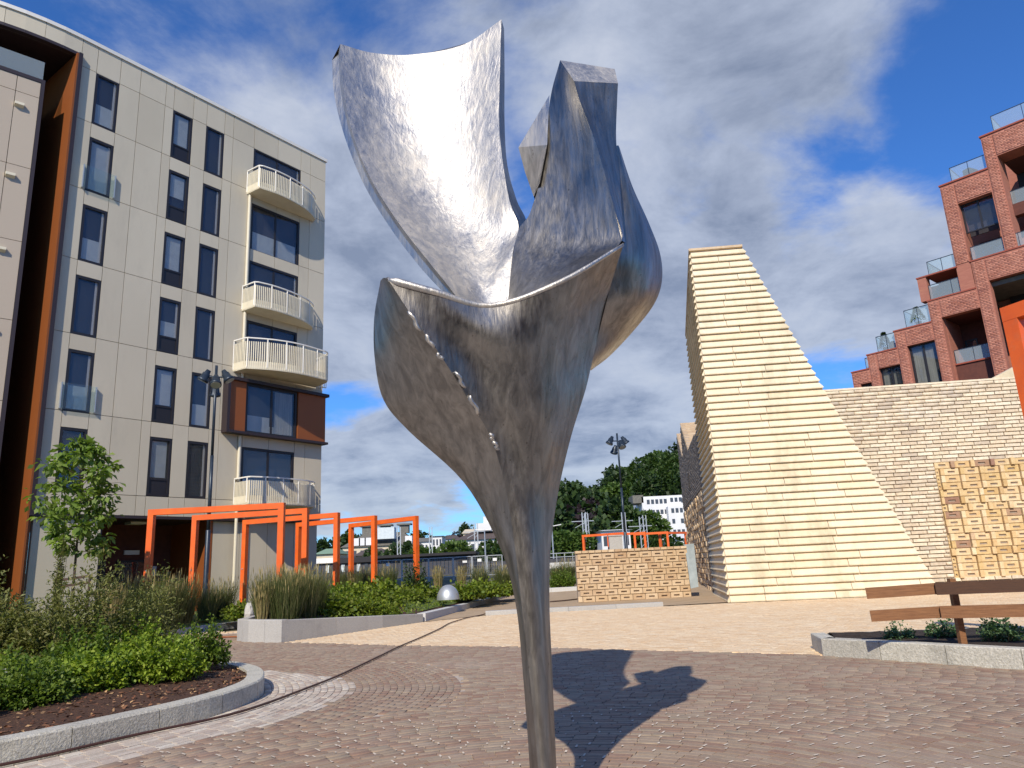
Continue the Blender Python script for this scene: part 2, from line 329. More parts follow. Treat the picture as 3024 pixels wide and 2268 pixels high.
mat('red_shade', (.13, .045, .032), .9, col2=(.10, .035, .026), nscale=4)
mat('steel_plate', (.24, .28, .29), .55, metal=.2, col2=(.18, .215, .225), nscale=3)
mat('galv', (.45, .48, .50), .45, metal=.6)
mat('shed_dark', (.045, .045, .055), .6, col2=(.06, .06, .07), nscale=3)
mat('slate_roof', (.17, .16, .13), .8, col2=(.12, .115, .10), nscale=2)
mat('cream_wall', (.62, .53, .38), .8, col2=(.57, .48, .34), nscale=.6)
mat('brown_roof', (.10, .075, .065), .8, col2=(.075, .055, .05), nscale=2)
mat('white_wall', (.72, .72, .70), .8, col2=(.66, .66, .65), nscale=.4)
mat('copper_green', (.20, .30, .20), .8)
mat('window_far', (.06, .07, .085), .3)
mat('plant_pot', (.05, .05, .05), .7)
mat('wood_furn', (.10, .06, .03), .7)

# brushed, weathered aluminium of the sculpture; dark and bright copies also paint in reflections
def sculpt_mat(name, lo, hi, r0, r1, bump):
    m = bpy.data.materials.new(name); m.use_nodes = True; t = m.node_tree; N = t.nodes; L = t.links; b = N['Principled BSDF']
    b.inputs['Metallic'].default_value = 1.0
    g = N.new('ShaderNodeNewGeometry')
    def nz(sc, st, det=8, ro=.62, dist=0.):
        mp = N.new('ShaderNodeMapping'); mp.inputs['Scale'].default_value = st; L.new(g.outputs['Position'], mp.inputs['Vector'])
        n = N.new('ShaderNodeTexNoise'); n.inputs['Scale'].default_value = sc; n.inputs['Detail'].default_value = det; n.inputs['Roughness'].default_value = ro; n.inputs['Distortion'].default_value = dist
        L.new(mp.outputs[0], n.inputs['Vector']); return n.outputs[0]
    def rng_(src, a, bb, c, d):
        r = N.new('ShaderNodeMapRange'); L.new(src, r.inputs['Value']); r.inputs['From Min'].default_value = a; r.inputs['From Max'].default_value = bb; r.inputs['To Min'].default_value = c; r.inputs['To Max'].default_value = d; return r.outputs[0]
    streak = nz(5., (3, 3, .55), dist=.6); blot = nz(2.6, (1, 1, .8), dist=.4); fine = nz(26., (1.6, 1.6, .35), 4); spot = nz(34., (1, 1, .8), 3)
    mx = N.new('ShaderNodeMixRGB'); L.new(rng_(streak, .36, .66, 0, 1), mx.inputs[0]); mx.inputs[1].default_value = (*lo, 1); mx.inputs[2].default_value = (*hi, 1)
    m2 = N.new('ShaderNodeMixRGB'); m2.inputs[2].default_value = (lo[0]*.62, lo[1]*.58, lo[2]*.52, 1); L.new(mx.outputs[0], m2.inputs[1]); L.new(rng_(spot, .66, .74, 0, .8), m2.inputs[0])
    L.new(m2.outputs[0], b.inputs['Base Color'])
    ra = N.new('ShaderNodeMath'); ra.operation = 'ADD'; L.new(rng_(blot, .35, .65, r0, r1), ra.inputs[0]); L.new(rng_(fine, .3, .7, -.07, .07), ra.inputs[1])
    L.new(ra.outputs[0], b.inputs['Roughness'])
    sm = N.new('ShaderNodeMath'); sm.operation = 'MULTIPLY_ADD'; L.new(streak, sm.inputs[0]); sm.inputs[1].default_value = 1.0; L.new(rng_(fine, 0, 1, 0, .22), sm.inputs[2])
    bm = N.new('ShaderNodeBump'); bm.inputs['Strength'].default_value = bump; bm.inputs['Distance'].default_value = .05; L.new(sm.outputs[0], bm.inputs['Height']); L.new(bm.outputs[0], b.inputs['Normal'])
    MATS[name] = m; return m
sculpt_mat('aluminium', (.21, .20, .185), (.37, .35, .32), .34, .48, .10)  # dark copy: dim surroundings mirrored in the metal are put into its colour
sculpt_mat('aluminium_bright', (.42, .425, .43), (.68, .64, .57), .44, .66, .24)  # bright copy: cool sky and warm sun glints put into its colour
mm = MATS

# ================================================================== ground
def gz(x, y):
    """height of the open ground: level square, rising gently behind it"""
    x = np.asarray(x, float); y = np.asarray(y, float)
    t = np.clip((y-42)/40, 0, 1); a = t*t*(3-2*t)*1.25
    t2 = np.clip((y-120)/500, 0, 1); return a + t2*t2*14
xs = np.concatenate([np.linspace(-900, -60, 22), np.linspace(-52, 60, 57), np.linspace(70, 900, 22)])
ys = np.concatenate([[-300, -60], np.linspace(-20, 130, 76), np.linspace(150, 1500, 30)])
gx, gy = np.meshgrid(xs, ys); V = np.stack([gx, gy, gz(gx, gy)-.09], -1).reshape(-1, 3)
nx = len(xs); F = np.array([(j*nx+i, j*nx+i+1, (j+1)*nx+i+1, (j+1)*nx+i) for j in range(len(ys)-1) for i in range(nx-1)])
obj('ground', V, F, mm['earth'], kind='structure', smooth=True)

# bed kerb polyline on the left (outer edge, ground level)
def spline(P, n=12):
    P = np.array(P, float); P = np.vstack([2*P[0]-P[1], P, 2*P[-1]-P[-2]]); out = []
    for i in range(1, len(P)-2):
        for t in np.linspace(0, 1, n, endpoint=False):
            a, b, c, d = P[i-1], P[i], P[i+1], P[i+2]
            out.append(.5*((2*b)+(-a+c)*t+(2*a-5*b+4*c-d)*t*t+(-a+3*b-3*c+d)*t**3))
    out.append(P[-2]); return np.array(out)
def resample(P, step):
    L = np.r_[0, np.cumsum(np.linalg.norm(np.diff(P, axis=0), axis=1))]; n = max(1, int(round(L[-1]/step))); s = np.linspace(0, L[-1], n+1)
    return np.stack([np.interp(s, L, P[:, k]) for k in range(P.shape[1])], 1)
def offset(P, d):
    T = np.gradient(P, axis=0); T /= np.linalg.norm(T, axis=1)[:, None]; return P + np.stack([T[:, 1], -T[:, 0]], 1)*d
KL = spline([(-7.6, 5.2), (-6.1, 6.5), (-5.0, 7.55), (-4.35, 8.6), (-3.9, 9.6), (-3.72, 10.6), (-3.84, 11.5), (-4.35, 12.7), (-5.3, 13.8), (-6.8, 14.7), (-9, 15.3), (-12, 15.6), (-16, 15.6)])
KLr = resample(KL, .1)
def dist_poly(P, Q):
    """signed distance of points to polyline Q, positive on its right-hand (outer) side"""
    d = np.full(len(P), 1e9); sgn = np.ones(len(P)); best_i = np.zeros(len(P), int)
    for a in range(0, len(P), 4000):
        D = np.linalg.norm(P[a:a+4000, None]-Q[None], axis=2); i = D.argmin(1); d[a:a+4000] = D[np.arange(len(i)), i]; best_i[a:a+4000] = i
    T = np.gradient(Q, axis=0)[best_i]; v = P-Q[best_i]; sgn = np.where(T[:, 0]*v[:, 1]-T[:, 1]*v[:, 0] < 0, 1, -1)
    return d*sgn, Q[best_i]
POLE = np.array([.07, 4.85])
def bound(x):       # line where the red-brown pavers meet the pale ones
    return np.interp(x, [-9, -6.4, -3.0, 0, 2.4, 4.7, 6.5, 12], [24.5, 20.1, 17.75, 16.0, 14.25, 12.62, 10.2, 2.6])
bedR = [np.array(p) for p in ((4.92, 13.42), (4.74, 12.5), (6.42, 10.2), (8.4, 7.6), (13.0, 8.4), (11.5, 12.2))]
def inpoly(P, poly):
    x, y = P[:, 0], P[:, 1]; c = np.zeros(len(P), bool)
    for a, b in zip(poly, poly[1:]+poly[:1]):
        k = ((a[1] > y) != (b[1] > y)) & (x < (b[0]-a[0])*(y-a[1])/(b[1]-a[1]+1e-12)+a[0]); c ^= k
    return c
planter_poly = [np.array(p) for p in ((-7.95, 21.4), (-7.35, 20.6), (-6.2, 19.9), (-3.26, 25.1), (-.8, 42), (-9, 42), (-13, 36), (-10, 27))]
wedge = [np.array(p) for p in ((-11.3, 21.3), (-11.1, 25.3), (-10.1, 27.6), (-8.2, 31), (-30, 45), (-30, 15))]
# --- red-brown square
square = thing('pavement', (0, 10, 0), None, None); square['kind'] = 'structure'
def sheet(name, poly, z, m, **k):
    return obj(name, [(p[0], p[1], z) for p in poly], [tuple(range(len(poly)))], m, **k)
bx = [-14, -9, -6.4, -3.0, 0, 2.4, 4.7, 6.5, 12]
sheet('sand_joint', [(-24, -3), (12, -3), (12, 2)] + [(x, float(bound(x))) for x in bx[::-1][1:-1]] + [(-14, 30), (-24, 30)], -.014, mm['joint_sand'], parent=square)
TP = unit_paver(.02, .04)
def flatM(c, ang, L, w, h=.05, zt=0., tilt=True):
    n = len(c); M = np.zeros((n, 4, 4)); ca, sa = np.cos(ang), np.sin(ang)
    M[:, 0, 0] = ca*L; M[:, 1, 0] = sa*L; M[:, 0, 1] = -sa*w; M[:, 1, 1] = ca*w; M[:, 2, 2] = h; M[:, 3, 3] = 1
    M[:, 0, 3] = c[:, 0]; M[:, 1, 3] = c[:, 1]; M[:, 2, 3] = zt + rng.normal(0, .0014, n)
    if tilt: M[:, 2, 0] = rng.normal(0, .0013, n); M[:, 2, 1] = rng.normal(0, .0007, n)
    return M
def rings(c0, r0, r1, a0, a1, w=.1, L=.205):
    C = []; A = []
    r = r0
    while r < r1:
        n = max(1, int(round((a1-a0)*r/L))); a = a0 + (np.arange(n)+rng.random())/n*(a1-a0)
        C.append(c0 + np.stack([np.cos(a), np.sin(a)], 1)*r); A.append(a+math.pi/2); r += w
    return np.vstack(C), np.concatenate(A)
Cc, Aa = rings(POLE, .35, 21, math.radians(-8), math.radians(165))
Cr, Ar = [], []
for k in range(30):
    dlt = .06 + k*.1; P = offset(KL, dlt); R = resample(P, .2); mid = (R[1:]+R[:-1])/2
    sh = rng.random()*.2; T = R[1:]-R[:-1]; mid = mid + T*sh; Cr.append(mid); Ar.append(np.arctan2(T[:, 1], T[:, 0]))
Cr = np.vstack(Cr); Ar = np.concatenate(Ar)
def region(P):
    d, q = dist_poly(P, KLr); dm = np.interp(q[:, 1], [7, 9, 10.2, 12.5, 14, 16], [.85, .95, 2.85, 2.85, 1.9, .9])
    px, py, k = project(np.c_[P, np.zeros(len(P))])
    vis = (px > -350) & (px < 3400) & (py < 2520) & (k > .3)
    ok = vis & (P[:, 1] < bound(P[:, 0])) & (d > .035) & ~inpoly(P, bedR) & ~inpoly(P, planter_poly) & ~inpoly(P, wedge) & (P[:, 1] < 33)
    return ok, d, dm
ok, d, dm = region(Cc); k1 = ok & (d > dm)
ok2, d2, dm2 = region(Cr); k2 = ok2 & (d2 <= dm2)
light = k2 & (d2 < np.interp(Cr[:, 1], [8, 10, 12, 13.5, 15], [1.0, 1.15, 1.3, .8, .3])+rng.normal(0, .04, len(d2)))
red = np.concatenate([flatM(Cc[k1], Aa[k1], .196, .091), flatM(Cr[k2 & ~light], Ar[k2 & ~light], .188, .091)])
lay(square, 'paver', TP, red, mm['paver_red'], 300, kind_name='paver_field')
lay(square, 'pale_grey_paver', TP, flatM(Cr[light], Ar[light], .188, .091), mm['paver_grey'], 220, kind_name='grey_paver_field')

# flecks of pale mortar left at the ends of the nearest pavers
qm = red[(red[:, 1, 3] < 9.0) & (rng.random(len(red)) < .33)]; V_ = []; 
for M_ in qm:
    c_ = M_[:3, 3]+M_[:3, 0]*.53; a1_ = M_[:3, 1]*rng.uniform(.2, .5); a2_ = M_[:3, 0]*rng.uniform(.03, .05); s_ = rng.uniform(-.3, .3); c_ = c_+M_[:3, 1]*s_+np.array([0, 0, .0035]); V_ += [c_-a1_-a2_, c_-a1_+a2_, c_+a1_+a2_*1.4, c_+a1_-a2_]
obj('mortar_flecks', V_, np.arange(len(V_)).reshape(-1, 4), mat('mortar_fleck', (.62, .54, .44), .9), square, kind='stuff')
# --- pale sandy pavers
pale = thing('pale_pavement', (3, 20, 0), None, None); pale['kind'] = 'structure'
sheet('sand_joint', [(x, float(bound(x))) for x in bx[1:]] + [(22, 2), (22, 34), (7, 28.2), (4.96, 27.3), (-1.3, 27.0), (-3.3, 25.3)], -.0175, mat('joint_pale', (.52, .39, .25), .95, col2=(.5, .38, .25), nscale=6), parent=pale)
a = math.radians(-30); t = np.array([math.cos(a), math.sin(a)]); nn = np.array([-t[1], t[0]])
I, J = np.meshgrid(np.arange(-110, 120), np.arange(-160, 220)); P = np.array([4., 20.]) + (I+(J % 2)*.5+rng.random(I.shape)*.02)[..., None]*.205*t + (J*.1)[..., None]*nn
P = P.reshape(-1, 2); px, py, k = project(np.c_[P, np.zeros(len(P))])
okp = (px > -100) & (px < 3300) & (k > 1) & (P[:, 1] > bound(P[:, 0])+.03) & ~inpoly(P, bedR) & ~inpoly(P, planter_poly) & (P[:, 1] < np.interp(P[:, 0], [-3.3, -1.3, 4.96, 7.4, 14.4, 20], [25.2, 26.9, 27.2, 27.2, 26.6, 27]))
lay(pale, 'paver', TP, flatM(P[okp], np.full(okp.sum(), a), .198, .093), mm['paver_pale'], 0, kind_name='pale_paver_field')
okf = (np.c_[P][:, 0] > -1e9)
# --- unpaved sandy strip behind
obj('sand_strip', [(-3.3, 25.0, .012), (-1.3, 26.95, .012), (5.0, 27.35, .012), (7.3, 27.6, .012), (14.6, 27.2, .012), (12, 60, .3), (-4, 60, .3), (-.8, 42.2, .012)], [(0, 1, 2, 3, 4, 5, 6, 7)], mm['sand'], kind='structure')

# ================================================================== left planting bed: kerb, mulch
bedL = thing('bed_kerb', (-4.5, 9, 0), 'low curved granite kerb round the shrub bed at the lower left', 'kerb')
KH = .235
Lk = np.r_[0, np.cumsum(np.linalg.norm(np.diff(KL, axis=0), axis=1))]
s = 0.15; brk = [s]
while s < Lk[-1]: s += 1.0 if s < 7.3 else .55 if s < 10 else 1.0; brk.append(min(s, Lk[-1]))
def at_s(Q, s): return np.array([np.interp(s, Lk, Q[:, 0]), np.interp(s, Lk, Q[:, 1])])
Kin = offset(KL, -.25); Kch = offset(KL, -.018)
for a_, b_ in zip(brk[:-1], brk[1:]):
    ss = np.linspace(a_+.006, b_-.006, 5); b = B(); V = []
    for q in ss:
        o = at_s(KL, q); i = at_s(Kin, q); c = at_s(Kch, q); dz = 0
        V += [(o[0], o[1], -.06), (o[0], o[1], KH-.02), (c[0], c[1], KH), (i[0], i[1], KH), (i[0], i[1], -.06)]
    F = [(5*j+k, 5*j+(k+1) % 5, 5*(j+1)+(k+1) % 5, 5*(j+1)+k) for j in range(4) for k in range(5)] + [(4, 3, 2, 1, 0), (20, 21, 22, 23, 24)]
    obj('kerb_stone', V, F, mm['granite_pale'], bedL)
# mulch: mounded sheet inside the kerb
Mi = resample(offset(KL, -.25), .35); ctr = np.array([-11.0, 10.8]); rows = []; 
for t_ in np.linspace(0, 1, 14): rows.append(np.c_[Mi*(1-t_)+ctr*t_, np.full(len(Mi), KH-.035+.22*math.sin(min(1, t_*1.6)*math.pi/2))])
V = np.vstack(rows); V[:, 2] += rng.normal(0, .010, len(V)); n = len(Mi)
F = np.array([(j*n+i, j*n+i+1, (j+1)*n+i+1, (j+1)*n+i) for j in range(13) for i in range(n-1)])
obj('mulch_ground', V, F, mm['mulch'], kind='structure')
def mulch_z(x, y):
    q = (V[:, 0]-x)**2+(V[:, 1]-y)**2; return float(V[q.argmin(), 2])
# bark chips
n = 9000; c = np.c_[rng.uniform(-11, -3.7, n), rng.uniform(6, 14.6, n)]; dd, _ = dist_poly(c, KLr); kk = (dd < -.27) & (dd > -1.7-rng.random(n)); c = c[kk]; n = len(c)
tmpl = (np.array([(-.5, -.5, 0), (.5, -.5, .2), (.5, .5, 0), (-.5, .5, .3)]), [(0, 1, 2, 3)])
M = flatM(c, rng.uniform(0, 6.28, n), 1, 1, tilt=False); sz = rng.gamma(3, .011, n)+.012
M[:, :3, 0] *= sz[:, None]; M[:, :3, 1] *= (sz*rng.uniform(.25, .6, n))[:, None]; M[:, 2, 2] = .02; M[:, 2, 0] = rng.normal(0, .012, n); M[:, 2, 1] = rng.normal(0, .008, n)
M[:, 2, 3] = KH-.03+np.interp(-(dd[kk]+.27), [0, 1.5, 3], [0.0, .10, .2])+rng.random(n)*.02
FV = tmpl[0]; VV = np.einsum('nij,vj->nvi', M[:, :3, :3], FV)+M[:, None, :3, 3]
obj('bark_chips', VV.reshape(-1, 3), np.arange(n*4).reshape(-1, 4), mm['mulch_chip'], kind='stuff', tone=rng.random(n))

# ================================================================== right planting bed: kerb, soil
kr = thing('bed_kerb', (5.5, 11.5, 0), 'straight pale granite kerb round the soil bed under the wooden fence', 'kerb')
def kerb_line(parent, pts, w, z0, z1, step, m, inward=1, z1b=None, nm='kerb_stone'):
    pts = np.array(pts, float); z1b = z1 if z1b is None else z1b; Lt = np.r_[0, np.cumsum(np.linalg.norm(np.diff(pts, axis=0), axis=1))]
    for i in range(len(pts)-1):
        a, b2 = pts[i], pts[i+1]; L = np.linalg.norm(b2-a); n = max(1, int(round(L/step))); t = (b2-a)/L; nv = np.array([-t[1], t[0]])*inward
        for j in range(n):
            p, q = a+t*(L*j/n+.005), a+t*(L*(j+1)/n-.005); h0 = z1+(z1b-z1)*(Lt[i]+L*j/n)/Lt[-1]; h1 = z1+(z1b-z1)*(Lt[i]+L*(j+1)/n)/Lt[-1]
            c = .012; V = []
            for (pp, h) in ((p, h0), (q, h1)):
                o = pp; ii = pp+nv*w; V += [(*o, z0), (*o, h-c), (*(o+nv*c), h), (*ii, h), (*ii, z0)]
            obj(nm, V, [(k, (k+1) % 5, 5+(k+1) % 5, 5+k) for k in range(5)]+[(4, 3, 2, 1, 0), (5, 6, 7, 8, 9)], m, parent)
kerb_line(kr, [(4.92, 13.42), (4.74, 12.5), (6.42, 10.2), (8.4, 7.6)], .22, -.05, .255, 1.05, mm['granite_pale'])
kerb_line(kr, [(8.5, 13.05), (5.2, 13.42)], .16, -.05, .24, 1.1, mm['granite_pale'])
nxs = 26; so = []
for j in range(nxs):
    for i in range(nxs):
        u, v = i/(nxs-1), j/(nxs-1); a_ = np.array([5.0, 12.55])*(1-u)+np.array([8.5, 7.8])*u; b_ = np.array([5.15, 13.3])*(1-u)+np.array([12.5, 12.5])*u
        p = a_*(1-v)+b_*v; so.append((p[0], p[1], .225+.05*math.sin(v*3.14)+random.gauss(0, .012)))
obj('soil_ground', so, np.array([(j*nxs+i, j*nxs+i+1, (j+1)*nxs+i+1, (j+1)*nxs+i) for j in range(nxs-1) for i in range(nxs-1)]), mm['soil_black'], kind='structure')

# ================================================================== middle planter: stone walls
pl = thing('planter_wall', (-5, 22, 0), 'knee high grey granite planter wall with tall grasses inside it', 'planter')
pf = [(-8.6, 24.5), (-8.05, 21.9), (-7.9, 21.3), (-7.35, 20.6), (-6.25, 19.95), (-3.26, 25.1)]
hs = [.5, .54, .56, .56, .55, .26]
steps = [1.2, .4, .5, .75, 2.2]
for i in range(5):
    a_, b_ = np.array(pf[i]), np.array(pf[i+1]); L = np.linalg.norm(b_-a_); n = max(1, int(round(L/steps[i]))); t = (b_-a_)/L; nv = np.array([-t[1], t[0]])
    for j in range(n):
        p, q = a_+t*(L*j/n+.004), a_+t*(L*(j+1)/n-.004); h0 = hs[i]+(hs[i+1]-hs[i])*j/n; h1 = hs[i]+(hs[i+1]-hs[i])*(j+1)/n
        V = []
        for (pp, h) in ((p, h0), (q, h1)): V += [(*pp, -.05), (*pp, h-.015), (*(pp+nv*.015), h), (*(pp+nv*.24), h), (*(pp+nv*.24), -.05)]
        obj('granite_block', V, [(k, (k+1) % 5, 5+(k+1) % 5, 5+k) for k in range(5)]+[(4, 3, 2, 1, 0), (5, 6, 7, 8, 9)], mm['granite_grey'], pl)
lk = thing('bed_kerb', (-2, 33, 0), 'long straight white topped kerb running back from the granite planter wall', 'kerb')
kerb_line(lk, [(-3.2, 25.25), (-.75, 42.4)], .28, -.05, .27, 1.9, mm['granite_top'], 1, .16)
kerb_line(lk, [(-.2, 44.5), (3.6, 45.0)], .3, -.05, .30, 2.0, mm['granite_top'], 1)
eb = thing('edge_block', (1.8, 27, 0), 'low grey granite edging lying between the pale pavers and the sand', 'kerb')
kerb_line(eb, [(-1.32, 26.95), (1.6, 27.05), (4.96, 27.25)], .3, -.05, .14, 1.5, mm['granite_grey'], 1)
bk = thing('bed_kerb', (-11, 24, 0), 'low kerb of the grass bed under the orange frames by the flats', 'kerb')
bkp = spline([(-15.5, 16.6), (-12.6, 18.4), (-11.45, 21.3), (-11.2, 24), (-10.9, 26), (-10.0, 28.0), (-8.6, 30.5), (-7.6, 33)], 3)
kerb_line(bk, bkp, .16, -.05, .17, 1.0, mm['granite_top'], 1)
# planter soil / lawn surfaces
def blob_ground(name, poly, z, m, hmax, n=14):
    poly = resample(np.array(poly+[poly[0]], float), 1.0)[:-1]; c = poly.mean(0); R = []; k = len(poly)
    for t_ in np.linspace(0, 1, n): R.append(np.c_[poly*(1-t_)+c*t_, z+hmax*math.sin(min(1, t_*1.8)*math.pi/2)+rng.normal(0, .012, k)])
    return obj(name, np.vstack(R), np.array([(j*k+i, j*k+(i+1) % k, (j+1)*k+(i+1) % k, (j+1)*k+i) for j in range(n-1) for i in range(k)]), m, kind='structure', smooth=True)
PB = [(-8.4, 24.4), (-7.85, 21.9), (-7.2, 20.85), (-6.3, 20.3), (-3.6, 25.2), (-1.2, 42), (-7, 46), (-12, 38)]
blob_ground('planter_soil', PB, .22, mm['mulch'], .5)
blob_ground('lawn', [(-7.4, 24.6), (-5.9, 22.6), (-3.7, 25.5), (-1.25, 41.5), (-7, 45), (-10, 36)], .27, mm['lawn'], .5)
blob_ground('lawn', [(-11.5, 25.5), (-10.2, 28.1), (-7.8, 33), (-9, 41), (-11, 40.2), (-20, 27.2), (-24, 22), (-22, 17), (-15.6, 16.9), (-12.8, 18.7), (-11.65, 21.4)], .12, mm['lawn'], .30)
# garden hose lying across the square
hp = [(-6.6, 6.0), (-5.02, 7.45), (-4.28, 8.62), (-3.72, 9.4), (-3.45, 10.1), (-3.25, 11.2), (-3.05, 12.6), (-2.95, 13.9), (-2.85, 15.4), (-2.75, 17.0), (-2.55, 19.0), (-2.35, 21.5), (-2.25, 23.6), (-1.9, 25.6), (-1.5, 26.8), (-1.2, 28.2)]
hz = spline([(x, y, .028) for x, y in hp], 6)
hb = B().tube(hz, .0155, 6); tag(hb.put('garden_hose', mm['hose'], smooth=True), 'thin dark brown hose snaking across the brick square from the shrub bed', 'hose')
hb = B().tube(spline([(-7.9, 22.2, .03), (-9.2, 22.4, .03), (-10.4, 22.0, .03), (-11.0, 21.0, .03)], 6), .022, 6); tag(hb.put('garden_hose', mm['rust_orange'], smooth=True), 'short orange hose lying between the granite planter and the rear kerb', 'hose')
hb = B().tube(spline([(1.2, 33.8, .04), (2.0, 34.2, .05), (3.2, 36, .05), (4.2, 38, .06)], 6), .03, 6); tag(hb.put('black_pipe', mm['wood_dark'], smooth=True), 'black pipe on the sandy ground left of the perforated brick wall', 'pipe')

# ================================================================== the sculpture
sc = thing('abstract_sculpture', (POLE[0], POLE[1], 0), 'tall polished aluminium sculpture opening like a flower on a slim stem', 'sculpture')
def cat_up(Gd, m):
    """Catmull-Rom refinement of a control grid along axis 0"""
    n = len(Gd); P = np.concatenate([[2*Gd[0]-Gd[1]], Gd, [2*Gd[-1]-Gd[-2]]]); out = []
    for i in range(1, n):
        for t in np.linspace(0, 1, m, endpoint=False):
            a, b, c, d = P[i-1], P[i], P[i+1], P[i+2]
            out.append(.5*((2*b)+(-a+c)*t+(2*a-5*b+4*c-d)*t*t+(-a+3*b-3*c+d)*t**3))
    out.append(P[n]); return np.array(out)
def grid(rows, mu=5, mv=5):
    g = np.array([[Dp(*p) if len(p) == 3 else np.array(p[1:], float) for p in r] for r in rows])
    g = cat_up(g, mu); g = cat_up(g.transpose(1, 0, 2), mv).transpose(1, 0, 2); return g
def gf(g, flip=False):
    n, k = g.shape[:2]; F = [(j*k+i, j*k+i+1, (j+1)*k+i+1, (j+1)*k+i) for j in range(n-1) for i in range(k-1)]
    return g.reshape(-1, 3), [f[::-1] for f in F] if flip else F
def shell(name, g, back, m, parent, edges='LRTB', m_back=None):
    """front and back surface with the strips between their borders; every surface keeps its own vertices so creases stay crisp"""
    b = B(); b.add(*gf(g)); b.add(*gf(back, True))
    def strip(a, c): b.add(*gf(np.stack([a, c], 1)))
    if 'L' in edges: strip(g[:, 0], back[:, 0])
    if 'R' in edges: strip(back[:, -1], g[:, -1])
    if 'T' in edges: strip(back[0], g[0])
    if 'B' in edges: strip(g[-1], back[-1])
    return b.put(name, m, parent, smooth=True)
def push(rows, dy):
    """the same control rows moved back by dy (number or function of column fraction)"""
    out = []
    for r in rows:
        k = len(r)-1; o = []
        for i, p in enumerate(r):
            d = dy(i/k) if callable(dy) else dy; P = Dp(*p) if len(p) == 3 else np.array(p[1:]); o.append(('w', P[0], P[1]+d, P[2]-.02))
        out.append(o)
    return out
P1 = [[(838, 603, 4.25), (935, 629, 4.35), (1060, 660, 4.55), (1210, 608, 4.6), (1347, 527, 4.7)],
      [(895, 690, 4.28), (980, 700, 4.44), (1080, 722, 4.60), (1200, 705, 4.78), (1316, 628, 4.95)],
      [(950, 765, 4.35), (1020, 772, 4.52), (1100, 790, 4.64), (1190, 795, 4.80), (1287, 745, 5.02)],
      [(1010, 860, 4.47), (1060, 867, 4.58), (1120, 877, 4.67), (1190, 880, 4.79), (1266, 838, 5.0)],
      [(1062, 950, 4.60), (1100, 955, 4.66), (1142, 960, 4.70), (1190, 962, 4.79), (1234, 942, 4.94)],
      [(1093, 1060, 4.68), (1118, 1063, 4.70), (1145, 1066, 4.73), (1175, 1066, 4.79), (1207, 1058, 4.90)],
      [(1112, 1180, 4.72), (1130, 1180, 4.72), (1150, 1182, 4.74), (1170, 1182, 4.79), (1190, 1180, 4.87)],
      [(1126, 1300, 4.74), (1141, 1300, 4.73), (1156, 1300, 4.74), (1171, 1300, 4.77), (1187, 1300, 4.86)],
      [(1143, 1450, 4.74), (1155, 1450, 4.73), (1167, 1450, 4.74), (1180, 1450, 4.77), (1193, 1450, 4.86)],
      [(1162, 1655, 4.74), (1171, 1655, 4.73), (1181, 1655, 4.74), (1191, 1655, 4.77), (1202, 1655, 4.86)]]
def to_ground(row0, row1):
    out = []
    for a, b in zip(row0, row1):
        A, Bq = Dp(*a), Dp(*b); out.append(('w', Bq[0]+(Bq[0]-A[0])*.0+.0, Bq[1], -.03))
    return out
P1.append(to_ground(P1[-2], P1[-1]))
P2 = [[(822, 606, 4.42), (829, 600, 4.32), (838, 603, 4.25)],
      [(808, 690, 4.62), (850, 688, 4.42), (895, 690, 4.28)],
      [(810, 780, 4.72), (880, 772, 4.52), (950, 765, 4.35)],
      [(829, 865, 4.82), (918, 862, 4.62), (1010, 860, 4.47)],
      [(884, 932, 4.88), (973, 940, 4.70), (1062, 950, 4.60)],
      [(1002, 1042, 4.90), (1048, 1050, 4.75), (1093, 1060, 4.68)],
      [(1079, 1180, 4.88), (1096, 1180, 4.77), (1112, 1180, 4.72)],
      [(1113, 1300, 4.86), (1119, 1300, 4.79), (1126, 1300, 4.74)],
      [(1129, 1450, 4.86), (1136, 1450, 4.79), (1143, 1450, 4.74)],
      [(1144, 1655, 4.86), (1153, 1655, 4.79), (1162, 1655, 4.74)]]
P2.append(to_ground(P2[-2], P2[-1]))
SHX = [.0, .28, .6, .75, .3]; SHY = [.20, .30, .24, .15, .06]
P1 = [[(p[0], p[1], p[2]-(SHX[i]*SHY[j] if j < 5 else 0)) if len(p) == 3 else p for i, p in enumerate(r)] for j, r in enumerate(P1)]
# outer skin of the cup and the stem (front), inner skin a hand behind the rim
g1 = grid(P1, 6, 5); g2 = grid(P2, 6, 5)
b = B(); b.add(*gf(g1)); stem_front = b.put('front_petal', mm['aluminium'], sc, smooth=True)
B().add(*gf(g2)).put('left_petal', mm['aluminium'], sc, smooth=True)
# rounded rim and inner wall of the cup
rim_in = [[('w', *(np.array(Dp(*p))+np.array([0, 0, 0]))) for p in P1[0]]]
inner = []
for j, r in enumerate(P1[:5]):
    row = []
    for i, p in enumerate(r):
        P = Dp(*p); d = [.16, .22, .26, .26, .22][j] if j else 0.0; row.append(('w', P[0]-(0.03 if j and i > 2 else 0), P[1]+d*(1 if i < 4 else .25), P[2]+(-.03 if j else 0)))
    inner.append(row)
inner.insert(1, [('w', *(Dp(*p)+np.array([0, .09, .015]))) for p in P1[0]])
B().add(*gf(grid(inner, 5, 5), True)).put('cup_lining', mm['aluminium_bright'], sc, smooth=True)
in2 = [[('w', *(Dp(*p)+np.array([.03 if j else 0, 0 if j == 0 else .12, 0]))) for p in r] for j, r in enumerate(P2[:5])]
in2.insert(1, [('w', *(Dp(*p)+np.array([.03, .09, .01]))) for p in P2[0]])
B().add(*gf(grid(in2, 5, 5), True)).put('cup_lining', mm['aluminium'], sc, smooth=True)
rimp = g1[0]; B().tube([p+np.array([0, .012, 0]) for p in rimp], [.012]+list(np.linspace(.030, .014, len(rimp)-2))+[.008], 8).put('rim', mm['aluminium_bright'], sc, smooth=True)
